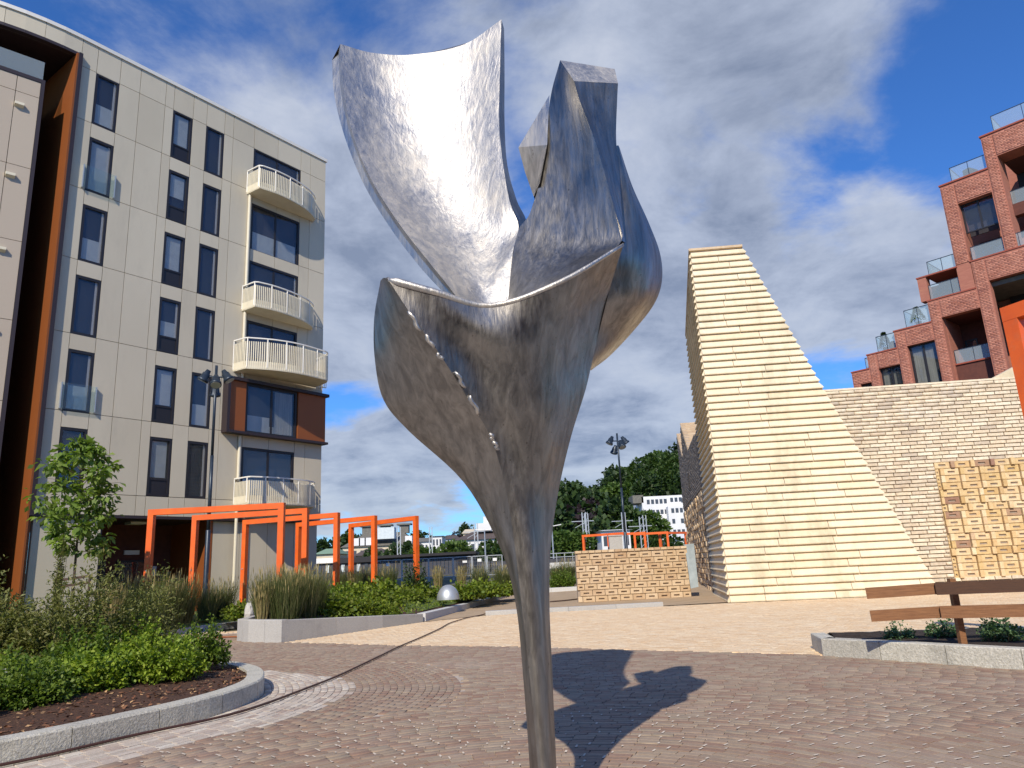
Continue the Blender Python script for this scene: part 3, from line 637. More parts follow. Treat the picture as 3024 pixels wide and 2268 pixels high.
# back of stem and cup
bk_ = []
for j in range(1, 11):
    L = P2[j][0]; R = P1[j][-1]; A = Dp(*L) if len(L) == 3 else np.array(L[1:]); C_ = Dp(*R) if len(R) == 3 else np.array(R[1:])
    bulge = [.75, .7, .55, .42, .30, .17, .13, .12, .12, .12][j-1]; m1 = A*.58+C_*.42; m2 = A*.42+C_*.58; m1[1] += bulge; m2[1] += bulge
    bk_.append([('w', *A), ('w', *m1), ('w', *m2), ('w', *C_)])
B().add(*gf(grid(bk_, 6, 5), True)).put('stem_back', mm['aluminium'], sc, smooth=True)
# tall curved blade
T = [[(735, 95, 5.32), (805, 114, 5.55), (890, 118, 5.65), (1000, 97, 5.58), (1083, 42, 5.38)],
     [(742, 190, 5.28), (815, 200, 5.52), (900, 202, 5.62), (1000, 185, 5.55), (1080, 155, 5.34)],
     [(762, 290, 5.24), (835, 298, 5.48), (915, 300, 5.58), (1003, 285, 5.50), (1078, 265, 5.30)],
     [(803, 390, 5.18), (870, 393, 5.41), (945, 395, 5.50), (1020, 378, 5.44), (1087, 357, 5.26)],
     [(865, 487, 5.08), (925, 489, 5.29), (985, 490, 5.38), (1048, 470, 5.34), (1101, 435, 5.20)],
     [(930, 570, 4.96), (975, 568, 5.14), (1020, 563, 5.22), (1070, 540, 5.24), (1120, 490, 5.22)],
     [(985, 640, 4.84), (1015, 645, 4.96), (1045, 640, 5.04), (1075, 600, 5.10), (1108, 545, 5.14)],
     [(1010, 690, 4.80), (1030, 700, 4.88), (1052, 700, 4.93), (1075, 680, 4.98), (1098, 650, 5.02)],
     [(1030, 760, 4.80), (1045, 770, 4.86), (1062, 770, 4.88), (1080, 760, 4.92), (1095, 740, 4.98)]]
TB = [[(717, 130, 5.50), (790, 120, 5.85), (890, 120, 5.95), (1010, 92, 5.88), (1089, 62, 5.52)],
      [(722, 205, 5.46), (800, 205, 5.82), (900, 205, 5.92), (1005, 185, 5.84), (1090, 160, 5.48)],
      [(745, 297, 5.42), (820, 300, 5.78), (915, 300, 5.88), (1010, 285, 5.80), (1090, 265, 5.44)],
      [(787, 400, 5.36), (860, 395, 5.70), (945, 395, 5.80), (1030, 378, 5.72), (1096, 357, 5.40)],
      [(845, 495, 5.26), (915, 492, 5.56), (985, 492, 5.66), (1055, 470, 5.60), (1116, 432, 5.34)],
      [(910, 580, 5.12), (970, 575, 5.36), (1020, 568, 5.46), (1080, 540, 5.44), (1138, 485, 5.34)],
      [(978, 655, 4.96), (1015, 655, 5.12), (1045, 645, 5.22), (1085, 605, 5.26), (1120, 560, 5.26)],
      [(1005, 705, 4.88), (1030, 705, 5.00), (1055, 705, 5.08), (1080, 690, 5.12), (1105, 660, 5.14)],
      [(1025, 770, 4.86), (1045, 775, 4.94), (1062, 775, 4.98), (1085, 765, 5.02), (1100, 745, 5.06)]]
T = [[(x, y, Y_+max(0, 600-y)/560*.56) for x, y, Y_ in r] for r in T]; TB = [[(x, y, Y_+max(0, 600-y)/560*.56) for x, y, Y_ in r] for r in TB]
g = grid(T, 6, 6); gb = grid(TB, 6, 6)
b = B(); b.add(*gf(g)); b.put('tall_blade', mm['aluminium_bright'], sc, smooth=True)
b = B(); b.add(*gf(gb, True)); b.add(*gf(np.stack([gb[:, -1], g[:, -1]], 1))); b.add(*gf(np.stack([gb[0], g[0]], 1))); le = B(); md_ = (g[:, 0]+gb[:, 0])/2+np.array([.016, .02, 0]); le.add(*gf(np.stack([g[:, 0], md_], 1))); le.add(*gf(np.stack([md_, gb[:, 0]], 1))); le.put('blade_edge', mm['aluminium_bright'], sc)
b.put('blade_back', mm['aluminium'], sc, smooth=True)
# folded blade on the right
FL = [[(1210, 130, 5.02), (1225, 152, 4.92), (1240, 175, 4.80)],
      [(1190, 205, 5.08), (1222, 213, 4.97), (1254, 222, 4.80)],
      [(1178, 300, 5.12), (1228, 305, 4.98), (1284, 300, 4.78)],
      [(1167, 385, 5.14), (1232, 392, 4.98), (1308, 380, 4.75)],
      [(1145, 460, 5.16), (1228, 468, 4.97), (1328, 455, 4.72)],
      [(1120, 497, 5.20), (1215, 535, 4.94), (1343, 520, 4.70)],
      [(1107, 560, 5.14), (1170, 590, 4.86), (1280, 563, 4.66)],
      [(1100, 620, 5.06), (1135, 640, 4.80), (1190, 622, 4.62)],
      [(1095, 680, 4.98), (1112, 690, 4.78), (1140, 668, 4.62)]]
FR = [[(1240, 175, 4.80), (1288, 178, 4.88), (1335, 180, 4.96)],
      [(1254, 222, 4.80), (1293, 222, 4.90), (1333, 222, 4.98)],
      [(1284, 300, 4.78), (1308, 300, 4.90), (1331, 300, 5.00)],
      [(1308, 380, 4.75), (1323, 380, 4.86), (1338, 380, 4.96)],
      [(1328, 455, 4.72), (1336, 455, 4.80), (1343, 455, 4.88)],
      [(1343, 520, 4.70), (1347, 522, 4.72), (1350, 524, 4.76)]]
B().add(*gf(grid(FL, 6, 5))).put('folded_blade', mm['aluminium'], sc, smooth=True)
B().add(*gf(grid(FR, 6, 5))).put('blade_edge', mm['aluminium'], sc, smooth=True)
cap = B(); cap.add([Dp(1210, 130, 5.02), Dp(1328, 149, 5.22), Dp(1335, 180, 4.96), Dp(1240, 175, 4.80)], [(0, 1, 2, 3)])
cap.put('blade_end', mm['aluminium_bright'], sc)
FB = [[(1210, 130, 5.02), (1270, 140, 5.20), (1328, 149, 5.22)],
      [(1190, 205, 5.08), (1260, 205, 5.26), (1330, 215, 5.26)],
      [(1178, 300, 5.12), (1255, 300, 5.34), (1330, 300, 5.30)],
      [(1167, 385, 5.14), (1250, 390, 5.42), (1335, 385, 5.32)],
      [(1145, 460, 5.16), (1240, 470, 5.46), (1335, 460, 5.34)],
      [(1122, 510, 5.24), (1230, 560, 5.46), (1330, 545, 5.34)],
      [(1110, 600, 5.20), (1200, 650, 5.36), (1290, 640, 5.24)],
      [(1100, 700, 5.10), (1160, 740, 5.16), (1230, 720, 5.08)]]
gb2 = grid(FB, 6, 5); b = B().add(*gf(gb2, True)); fr = grid(FR, 6, 5)[:, -1]; b.add(*gf(np.stack([fr, gb2[:len(fr), -1]], 1))); b.put('blade_back', mm['aluminium'], sc, smooth=True)
# small winged fin on the left of the folded blade
A_, B_, C_, D_, E_ = Dp(1187, 205, 5.10), Dp(1120, 318, 5.34), Dp(1182, 313, 5.08), Dp(1153, 425, 5.22), Dp(1166, 395, 5.10)
A2, B2, D2_ = A_+[0, .22, 0], B_+[.02, .12, 0], D_+[.03, .16, 0]
M_ = Dp(1134, 372, 5.36)
B().add([A_, B_, C_], [(0, 1, 2)]).put('fin_top', mm['aluminium_bright'], sc)
B().add([B_, C_, E_, D_, M_, A2, B2, D2_, A_], [(0, 1, 2, 3, 4), (8, 5, 6, 0), (0, 6, 7, 3, 4), (5, 6, 7)]).put('fin', mm['aluminium'], sc)
# wing curving out behind on the right
RB = [[(1318, 322, 5.12), (1334, 314, 5.12), (1338, 318, 5.20)],
      [(1300, 402, 5.14), (1350, 402, 5.15), (1366, 402, 5.32)],
      [(1295, 472, 5.10), (1372, 476, 5.20), (1401, 480, 5.46)],
      [(1290, 548, 5.02), (1388, 545, 5.22), (1426, 548, 5.60)],
      [(1285, 600, 5.06), (1388, 605, 5.27), (1430, 606, 5.66)],
      [(1275, 650, 5.10), (1368, 655, 5.30), (1413, 657, 5.70)],
      [(1262, 705, 5.12), (1335, 712, 5.42), (1370, 713, 5.72)],
      [(1255, 758, 5.12), (1302, 765, 5.42), (1318, 768, 5.70)],
      [(1258, 800, 5.08), (1276, 800, 5.42), (1281, 797, 5.66)]]
gr = grid(RB, 6, 5); bb = gr.copy(); wv = np.sin(np.linspace(0, 1, gr.shape[1])*math.pi)[None, :, None]; bb = bb+wv*np.array([-.10, .22, .02])[None, None, :]; bb[:, -1] = gr[:, -1]
b = B().add(*gf(gr)).add(*gf(bb, True)).add(*gf(np.stack([gr[:, 0], bb[:, 0]], 1))); b.put('rear_wing', mm['aluminium'], sc, smooth=True)
# bright weld runs along the front ridge
for (x0, y0, x1, y1) in ((884, 672, 908, 715), (918, 722, 938, 752), (943, 762, 957, 778), (985, 803, 1004, 838), (1014, 854, 1036, 898), (1060, 936, 1066, 952), (1066, 952, 1077, 972)):
    ya = float(np.interp(y0, [603, 690, 765, 860, 950, 1060], [4.25, 4.28, 4.35, 4.47, 4.60, 4.68])); yb = float(np.interp(y1, [603, 690, 765, 860, 950, 1060], [4.25, 4.28, 4.35, 4.47, 4.60, 4.68]))
    q = [Dp(x0+(x1-x0)*t+2.5*math.sin(t*9+x0), y0+(y1-y0)*t, ya+(yb-ya)*t-.004) for t in np.linspace(0, 1, 7)]
    B().tube(q, [.006, .013, .014, .0125, .014, .013, .006], 8).put('weld_bead', mm['aluminium_bright'], sc, smooth=True)

# ================================================================== the flats on the left
FA = Plane(G(0, 0), 36.0); C0 = Yp(953, 1100, 40.0); FA = Plane(C0, 36.0); FA.n = np.array([FA.d[1], -FA.d[0], 0.])
D0 = FA.d.copy(); FA.d = -FA.d     # u now grows to the left, away from the right-hand corner
fl = thing('apartment_building', (*C0[:2], 0), 'cream panelled block of flats with curved balconies and dark narrow windows', 'building')
zf = [4.47, 7.98, 11.29, 14.60, 17.91, 21.22, 24.54, 25.88]          # window head levels; sills lie 2.63 below
zs = [5.36, 8.67, 11.98, 15.29, 18.60, 21.92, 24.54]
cols = [0.0, 1.12, 1.80, 3.38, 4.92, 6.20, 6.72, 7.75, 8.50, 9.54, 9.97, 11.24, 12.19, 13.24, 13.93]
TH_ = .16
wins = {}   # storey -> list of (u0,u1) ; storey k spans zs[k]..zs[k+1]
def panel(u0, u1, z0, z1, P=FA, o0=-TH_, o1=0., m='render_cream', par=None, nm='facade_panel'):
    g_ = .012; b = B(); P.box(b, u0+g_, u1-g_, z0+g_, z1-g_, o0, o1); return b.put(nm, mm[m], par or fl)
levels = [4.5]+zs[:1]+zs[1:]+[25.88]
for li in range(len(levels)-1):
    z0, z1 = levels[li], levels[li+1]
    for ci in range(len(cols)-1):
        u0, u1 = cols[ci], cols[ci+1]
        wn_ = (abs(u0-12.19) < .01 or abs(u0-8.50) < .01 or abs(u0-6.72) < .01)
        wd = 1.79 < u0 < 4.9
        if 1 <= li <= 6 and wn_: panel(u0, u1, z0+2.63, z1)
        elif 1 <= li <= 6 and wd:
            st = li
            if st == 2 : continue                       # the brown bay
            panel(u0, u1, z0+2.63, z1); 
        elif li == 2 and u1 < 6.0: continue
        else: panel(u0, u1, z0, z1)
# panels above / beside the bay
for u0, u1 in ((0, 1.12), (1.12, 1.8), (1.8, 3.38), (3.38, 4.92)): panel(u0, u1, 11.36, zs[2])
# dark carcass behind
b = B(); FA.box(b, -.0+.05, 13.9, 4.5, 25.7, -9.0, -.34); b.put('carcass', mm['room_dark'], fl)
# right return of the building
b = B(); FA.box(b, -.001, .05, 4.5, 25.86, -9.0, -TH_-.01); b.put('end_wall', mm['render_cream'], fl)
b = B(); FA.box(b, -.08, 14.0, 25.88, 26.06, -9.0, .06); b.put('roof_parapet', mm['white_trim'], fl)
# windows
def window(u0, u1, z0, z1, style, P=FA, depth=-.10, par=None):
    fw = .11; b = B()
    for (a, c, d, e_) in ((u0, u0+fw, z0, z1), (u1-fw, u1, z0, z1), (u0+fw, u1-fw, z0, z0+fw), (u0+fw, u1-fw, z1-fw, z1)): P.box(b, a, c, d, e_, -.26, depth+.09)
    w = b.put('window', mm['window_dark'], par or fl)
    zi0, zi1, ui0, ui1 = z0+fw, z1-fw, u0+fw, u1-fw
    def pl_(nm, a, c, d, e_, o, m):
        b2 = B(); P.box(b2, a, c, d, e_, o-.012, o); b2.put(nm, mm[m], w)
    if style.startswith('spandrel'):
        zi0 = z0+.78; pl_('spandrel', ui0, ui1, z0+fw, z0+.70, depth+.04, 'window_dark'); pl_('transom', ui0, ui1, z0+.70, z0+.78, depth+.07, 'window_dark')
    if 'double' in style:
        mu = (u0+u1)/2; pl_('mullion', mu-.06, mu+.06, zi0, zi1, depth+.05, 'window_dark')
        pl_('pane', ui0, mu-.06, zi0, zi1, depth+.03, 'pane_glass'); pl_('pane', mu+.06, ui1, zi0, zi1, depth+.03, 'pane_glass')
    else: pl_('pane', ui0, ui1, zi0, zi1, depth+.03, 'pane_glass')
    pl_('white_reveal', ui0+.0, ui0+.09, zi0, zi1, depth+.005, 'white_trim') if 'reveal' in style else None
    if 'blindlow' in style: pl_('blind', ui0+.07, ui1-.03, zi0+.03, zi0+(zi1-zi0)*.42, depth-.02, 'blind')
    if 'blindfull' in style: pl_('blind', ui0+.07, ui1-.05, zi0+.05, zi1-.05, depth-.02, 'blind')
    if 'blindmid' in style: pl_('blind', ui0+.07, ui1-.05, zi0+(zi1-zi0)*.3, zi1-.05, depth-.02, 'blind')
    if 'curtain' in style:
        b2 = B(); n = 14; a0, a1 = ui0+.1, ui0+(ui1-ui0)*.42
        Vv = []
        for i in range(n*2+1):
            uu = a0+(a1-a0)*i/(2*n); of = depth-.04-.05*(i % 2)
            Vv += [P.at(uu, zi0+.05, of), P.at(uu, zi1-.05, of)]
        b2.add(Vv, [(2*i, 2*i+2, 2*i+3, 2*i+1) for i in range(2*n)]); b2.put('curtain', mm['curtain'], w)
    return w
stA = ['single', 'blindlow reveal', 'reveal', 'blindlow reveal', 'blindfull reveal', 'blindlow reveal']
stB = ['spandrel blindfull', 'spandrel blindfull', 'spandrel reveal blindlow', 'spandrel blindfull', 'spandrel blindmid', 'spandrel blindfull']
stC = ['reveal', 'blindlow reveal', 'reveal', 'reveal', 'reveal', 'reveal']
stD = ['double blindlow', '', 'double', 'double reveal', 'double blindlow', 'double reveal']
for k in range(6):
    z0 = zs[k]; z1 = z0+2.63
    window(12.19, 13.24, z0, z1, stA[k]); window(8.50, 9.54, z0+.02, z1, stB[k]); window(6.72, 7.75, z0, z1, stC[k])
    if k != 1: window(1.80, 4.92, z0-.1, z1, stD[k])
# glass guards in front of two windows
for k in (1, 4):
    b = B(); FA.box(b, 12.02, 13.40, zs[k]+.05, zs[k]+1.15, .10, .115); w = b.put('glass_guard', mm['guard_glass'], fl)
    b = B(); FA.box(b, 12.02, 12.06, zs[k]+.05, zs[k]+1.15, .0, .13); FA.box(b, 13.38, 13.42, zs[k]+.05, zs[k]+1.15, .0, .13); b.put('guard_clamp', mm['galv'], w)
# brown projecting bay
b = B(); FA.box(b, -.12, 6.1, 11.20, 11.36, -.2, .46); FA.box(b, -.12, 4.95, 8.56, 8.68, -.2, .40); FA.box(b, 4.95, 6.1, 8.56, 8.68, -.2, .46); b.put('bay_canopy', mm['dark_brown'], fl)
b = B(); FA.box(b, 5.95, 6.1, 8.68, 11.20, -.1, .46); b.put('bay_side', mm['dark_brown'], fl)
for u0, u1, o in ((5.0, 5.95, .30), (0.02, 1.84, .30)): 
    b = B(); FA.box(b, u0, u1, 8.68, 11.20, -.1, o); b.put('bay_panel', mm['rust_orange'], fl)
window(1.88, 4.95, 8.68, 11.20, 'double curtain', depth=.14); b = B(); FA.box(b, 3.2, 4.6, 8.85, 9.7, -.33, -.28); FA.box(b, 2.0, 4.8, 8.8, 9.25, -.32, -.27); b.put('sofa', mm['blind'], fl)
# drainpipe
b = B()
for z0, z1 in ((.35, 6.2), (6.3, 8.5), (11.4, 21.9)): b.tube([FA.at(5.12, z0, .09), FA.at(5.12, z1, .09)], .075, 10)
b.put('drainpipe', mm['cream_metal'], fl)
# balconies
def balcony(u_l, u_r, zb, prof, hgt=1.35, fascia=.42, wood=False):
    """plan outline given as (u, out) points from the left wall end round to the right wall end"""
    pts = spline(prof, 6) if len(prof) > 3 else np.array(prof, float); pts = np.array([FA.at(u, 0, o) for u, o in [prof[0]]+list(map(tuple, spline(prof[1:], 6)))])
    poly = [p+Z3*(zb+.0) for p in pts]; b = B().prism(poly, (0, 0, .16)); s_ = b.put('balcony', mm['cream_metal'], fl)
    b = B(); P2_ = resample(pts[:, :2], .24)
    for i in range(len(P2_)-1): b.bar([*P2_[i], zb+hgt], [*P2_[i+1], zb+hgt], .06, .06)
    b.put('handrail', mm['white_trim'], s_)
    for i in range(0, len(P2_), 4): B().bar([*P2_[i], zb+.1], [*P2_[i], zb+hgt], .05).put('rail_post', mm['white_trim'], s_)
    b = B(); P3_ = resample(pts[:, :2], .105)
    for i in range(len(P3_)): 
        t_ = P3_[min(i+1, len(P3_)-1)]-P3_[max(i-1, 0)]; an = math.atan2(t_[1], t_[0]); b.box((*P3_[i], zb+.04+(hgt-.22)/2), (.05, .035, hgt-.22), rz=an)
    b.put('balusters', mm['cream_metal'], s_, kind='stuff')
    b = B()
    for i in range(len(P2_)-1):
        a_, c_ = np.array([*P2_[i], zb+.02+fascia/2]), np.array([*P2_[i+1], zb+.02+fascia/2]); mid = (a_+c_)/2; t_ = c_-a_; L = np.linalg.norm(t_); an = math.atan2(t_[1], t_[0]); inn = FA.n*-.03
        b.box(mid+inn, (L*1.02, .02, fascia-.06), rz=an)
    b.put('fascia', mm['cream_metal'], s_); return s_
lens = [(5.25, 0), (5.2, 1.05), (4.2, 1.2), (3.0, 1.12), (1.9, .85), (1.05, .38), (.85, 0.02)]
balcony(5.2, .9, 21.62, lens); balcony(5.2, .9, 15.0, lens)
balcony(5.6, .3, 11.72, [(5.6, 0), (5.5, .9), (4.4, 1.5), (3.2, 1.8), (1.8, 1.75), (.9, 1.5), (.6, .1)], hgt=1.6)
balcony(5.2, .7, 5.08, [(5.25, 0), (5.2, 1.15), (4.2, 1.4), (3.0, 1.4), (1.9, 1.2), (1.0, .7), (.7, 0.02)], hgt=1.3)
b = B()
for u in np.arange(0.0, .6, .12): b.box(FA.at(u, 12.0+.3*u, .3), (.03, .03, .5+u))
b.bar(FA.at(.0, 12.25, .3), FA.at(.62, 12.95, .3), .04); b.bar(FA.at(.0, 11.75, .3), FA.at(.62, 11.75, .3), .04); b.put('stair_rail', mm['cream_metal'], fl)
# ground floor under the overhang
b = B(); FA.box(b, 5.35, 13.95, 4.38, 4.50, -9, .02); FA.box(b, 0.0, 5.35, 4.38, 4.50, -3, .0); b.put('soffit_edge', mm['dark_brown'], fl)
for u0, u1 in ((.0, 1.5), (1.5, 3.1), (3.1, 4.65), (4.65, 6.1)):
    panel(u0, u1, 1.2, 4.36, o1=-.28, o0=-.5); panel(u0, u1, .0, 1.2, o1=-.28, o0=-.5)
for u0, u1 in ((11.28, 12.5), (12.5, 13.85)): panel(u0, u1, 1.3, 4.37, o1=-.10, o0=-.3); panel(u0, u1, 0., 1.3, o1=-.10, o0=-.3)
b = B(); FA.box(b, 6.12, 6.32, 0, 4.38, -3.5, -.27); b.put('entrance_jamb', mm['rust_orange'], fl)
b = B(); FA.box(b, 11.10, 11.27, 0, 4.38, -3.5, -.36); b.put('entrance_jamb', mm['dark_brown'], fl)  # jamb and back wall coloured dark for the shade deep inside
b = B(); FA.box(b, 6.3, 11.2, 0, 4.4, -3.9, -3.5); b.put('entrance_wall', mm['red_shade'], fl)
b = B(); FA.box(b, 7.3, 8.9, .3, 2.75, -3.5, -3.42); d_ = b.put('entrance_door', mm['window_dark'], fl)
b = B(); FA.box(b, 7.45, 8.75, .4, 2.65, -3.42, -3.40); b.put('door_glass', mm['pane_glass'], d_)
b = B(); FA.box(b, 9.4, 11.1, .3, 2.75, -3.5, -3.42); b.put('entrance_window', mm['window_dark'], fl)
b = B(); FA.box(b, 7.9, 8.6, 3.0, 3.2, -3.5, -3.40); b.put('door_sign', mm['white_plain'], fl)
b = B(); FA.box(b, 7.0, 7.2, 2.0, 2.45, -3.5, -3.45); b.put('notice', mm['white_plain'], fl)
b = B(); FA.box(b, 8.6, 9.3, 4.28, 4.38, -2.2, -1.6); b.put('ceiling_light', mm['white_plain'], fl)
# dark-edged fin, orange recess, curved upper band and the further wing
F0 = FA.at(13.93, 0)
b = B(); FA.box(b, 13.93, 14.09, 4.4, 25.05, -.6, .17); b.put('edge_fin', mm['dark_brown'], fl)
b = B(); FA.box(b, 13.88, 14.0, 0.0, 4.4, -.6, -.2); b.put('edge_fin', mm['rust_orange'], fl)
b = B(); FA.box(b, 14.09, 14.16, 0.0, 25.0, -4.5, .12); b.put('recess_wall', mm['rust_orange'], fl)
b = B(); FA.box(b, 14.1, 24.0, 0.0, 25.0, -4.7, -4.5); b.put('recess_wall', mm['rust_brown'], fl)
PL2 = Plane(FA.at(14.05, 0), 47.0); PL2.d = -PL2.d
# wing wall panels with small louvred boxes
zz = [0, 5.5, 8.8, 12.1, 15.48, 18.80, 22.2, 22.95]; uu = [1.28, 2.15, 3.6, 5.0, 6.5]
for i in range(len(zz)-1):
    for j in range(len(uu)-1): panel(uu[j], uu[j+1], zz[i], zz[i+1], P=PL2, o0=-.3, o1=0, nm='wing_panel', m='render_tan')
b = B(); PL2.box(b, 1.28, 7.0, 0, 22.9, -3.6, -.31); b.put('wing_core', mm['backing_dark'], fl)
b = B(); PL2.box(b, 1.14, 1.28, 0, 23.12, -3.6, .03); PL2.box(b, 1.28, 7.0, 22.95, 23.12, -3.6, .03); b.put('wing_edge', mm['dark_brown'], fl)
for z in (21.55, 18.25, 14.95, 11.6, 8.2):
    b = B(); c = PL2.at(1.98, z, 0)
    b.add([PL2.at(1.80, z-.10, 0), PL2.at(2.14, z-.10, 0), PL2.at(2.14, z-.02, .16), PL2.at(1.80, z-.02, .16), PL2.at(1.80, z+.12, 0), PL2.at(2.14, z+.12, 0), PL2.at(2.14, z+.09, .16), PL2.at(1.80, z+.09, .16)], [(0, 1, 2, 3), (4, 7, 6, 5), (0, 3, 7, 4), (1, 5, 6, 2), (3, 2, 6, 7)]); b.put('wall_vent', mm['cream_metal'], fl)
# curved band over the recess
angs = np.linspace(38, 66, 8); p = FA.at(13.93, 0)[:2]; bp = [p.copy()]
for i in range(8):
    a_ = math.radians(angs[i]); p = p-np.array([math.sin(a_), math.cos(a_)])*.75; bp.append(p.copy())
bp = np.array(bp)
for i in range(0, 8, 2):
    q = bp[i:i+3]; t_ = q[2]-q[0]; an = t_/np.linalg.norm(t_); nv = np.array([-an[1], an[0]]); nv = nv if nv @ (np.array([0, 0])-q[0]) > 0 else -nv; nv3 = np.array([*nv, 0])
    V = []
    for k_, qq in enumerate(q):
        s_ = .008 if k_ == 0 else -.008 if k_ == 2 else 0; w_ = np.array([*(qq+an*s_), 0]); V += [w_+Z3*25.02, w_+Z3*25.88, w_-nv3*.3+Z3*25.88, w_-nv3*.3+Z3*25.02]
    obj('facade_panel', V, [(4*j+k, 4*j+(k+1) % 4, 4*(j+1)+(k+1) % 4, 4*(j+1)+k) for j in range(2) for k in range(4)]+[(3, 2, 1, 0), (8, 9, 10, 11)], mm['render_cream'], fl)
b = B(); b2 = B()
for i in range(8):
    a3, c3 = np.array([*bp[i], 25.97])-FA.n*.10, np.array([*bp[i+1], 25.97])-FA.n*.10; b.bar(a3-(c3-a3)*.02, c3+(c3-a3)*.02, .32, .176)
    b2.bar(a3-Z3*.975, c3-Z3*.975, .25, .05)
b.put('roof_parapet', mm['white_trim'], fl); b2.put('band_edge', mm['dark_brown'], fl)
b = B(); poly = [np.array([*q, 25.03]) for q in bp] + [np.array([*bp[-1], 25.03])-FA.n*5, FA.at(13.93, 25.03, -5)]; b.prism(poly, (0, 0, .1)); b.put('recess_ceiling', mm['dark_brown'], fl)
b = B(); c = FA.at(11.0, 26.1, -3.0); n = 16
ring = [c+np.array([2.6*math.cos(i*math.pi/n), 0, .9*math.sin(i*math.pi/n)]) for i in range(n+1)]; b.prism([FA.at(11+3.2*math.cos(i*math.pi/n), 26.06+.8*math.sin(i*math.pi/n), -2.2) for i in range(n+1)], FA.n*-4); b.put('roof_plant_cover', mm['white_trim'], fl)
# terrace glass and screen in the recess
b = B(); PL2.box(b, 1.2, 4.5, 23.12, 24.2, -.32, -.30); b.put('terrace_glass', mm['rail_glass'], fl)
for i in range(4):
    b = B(); b.bar(PL2.at(2.6+i*.9, 23.3, -2.4), PL2.at(3.4+i*.9, 24.9, -2.4), .25, .3); b.put('terrace_slat', mm['rust_orange'], fl)

# ================================================================== brick templates: x along the wall, y outwards, z up
def tmpl_brick(ch=.012, cz=.05):
    V = [(x, -1, z) for x, z in ((-.5, -.5), (.5, -.5), (.5, .5), (-.5, .5))] + [(x, -.12, z) for x, z in ((-.5, -.5), (.5, -.5), (.5, .5), (-.5, .5))] + [(x, 0, z) for x, z in ((-.5+ch, -.5+cz), (.5-ch, -.5+cz), (.5-ch, .5-cz), (-.5+ch, .5-cz))]
    F = [(8, 9, 10, 11)]
    for k in (0, 4): F += [(k+i, k+(i+1) % 4, k+4+(i+1) % 4, k+4+i) for i in range(4)]
    return np.array(V, float), F
def tmpl_frog():
    V, F = tmpl_brick(.015, .035); V = list(map(tuple, V)); F = F[1:]
    n = 12; r = [(-.24, -.17), (.24, -.17), (.24, .13), (-.24, .13)]
    V += [(x, 0, z) for x, z in r] + [(x*.92, -.75, z*.85) for x, z in r]
    F += [(8+i, 8+(i+1) % 4, n+(i+1) % 4, n+i) for i in range(4)] + [(n+i, n+(i+1) % 4, n+4+(i+1) % 4, n+4+i) for i in range(4)] + [(n+4, n+5, n+6, n+7)]
    return np.array(V, float), F
TBK, TFR = tmpl_brick(), tmpl_frog()
def wall_M(P, items):
    """items: (u centre, z centre, length, height, depth, proud)"""
    return np.array([frame4(P.at(u, z, o), P.d, P.n, Z3, (L, dp, h)) for u, z, L, h, dp, o in items])

# ================================================================== stepped stone tower
TW0 = G(2160, 1780); TW = Plane(TW0, -85.2); TW.d = -TW.d; TW.n = np.array([-TW.d[1], TW.d[0], 0.]); TW.n = TW.n if TW.n[1] < 0 else -TW.n
tw = thing('stone_tower', (TW0[0], TW0[1], 0), 'tall tapering tower clad in pale yellow overlapping stone courses', 'tower')
NC = 50; HT = 13.42; ch_ = HT/NC
def tw_right(z): return 2.05+(HT-z)/HT*5.12
TS = Plane(TW.at(0, 0, 0), 9.4)      # left flank, u grows backwards
TS.n = -TS.n if TS.n[0] > 0 else TS.n
DEP = 6.05
def slab_front(u0, u1, z0, z1, lo, hi, u0b=None, bevel=False):
    """one slab of a course: face leans out from hi (top) to lo (bottom lip)"""
    th = .02; V = []
    for (u, e) in ((u0, 0), (u1, 1)):
        dz = 0
        V += [TW.at(u, z0+.012, lo-.17), TW.at(u, z0+.012, lo), TW.at(u, z0+.05, lo+.006), TW.at(u, z1+.03, hi), TW.at(u, z1+.03, hi-.12)]
    if bevel: 
        V[5+3] = TW.at(u1-.16, z1+.03, hi); V[5+4] = TW.at(u1-.16, z1+.03, hi-.12); V[6] = TW.at(u1-.03, z0+.012, lo)
    return V, [(k, (k+1) % 5, 5+(k+1) % 5, 5+k) for k in range(5)]+[(4, 3, 2, 1, 0), (5, 6, 7, 8, 9)]
rs = random.Random(3)
for c in range(NC):
    z0 = c*ch_; z1 = z0+ch_; ur = tw_right(z0+ch_*.5); lo = .10; hi = .0
    joints = []; u = rs.uniform(.8, 2.4)
    while u < ur-.5: joints.append(u); u += rs.uniform(1.7, 3.0)
    e = [-.05]+joints+[ur]
    for i in range(len(e)-1):
        dj = rs.gauss(0, .004)
        V, F = slab_front(e[i]+.009, e[i+1]-.009, z0, z1, lo+dj, hi+dj, bevel=(i == len(e)-2))
        obj('stone_slab', V, F, mm['slab_yellow'], tw)
    # flank slabs: shorter towards the top, where the crown slopes down to the rear
    zr = 13.42-(13.42-11.75)*1.0
    uend = DEP if z1 < 11.78 else DEP*max(0.05, (13.42-z1)/(13.42-11.75))
    je = [0.0, uend*.5+rs.uniform(-.5, .5)*min(1, uend/3), uend] if uend > 1.5 else [0, uend]
    for i in range(len(je)-1):
        a0, a1 = je[i]+.004, je[i+1]-.004; V = []
        for u in (a0, a1): V += [TS.at(u, z0+.012, -.12), TS.at(u, z0+.012, .12), TS.at(u, z0+.05, .125), TS.at(u, z1+.03, .0), TS.at(u, z1+.03, -.12)]
        obj('stone_slab', V, [(k, (k+1) % 5, 5+(k+1) % 5, 5+k) for k in range(5)]+[(4, 3, 2, 1, 0), (5, 6, 7, 8, 9)], mm['slab_yellow'], tw)
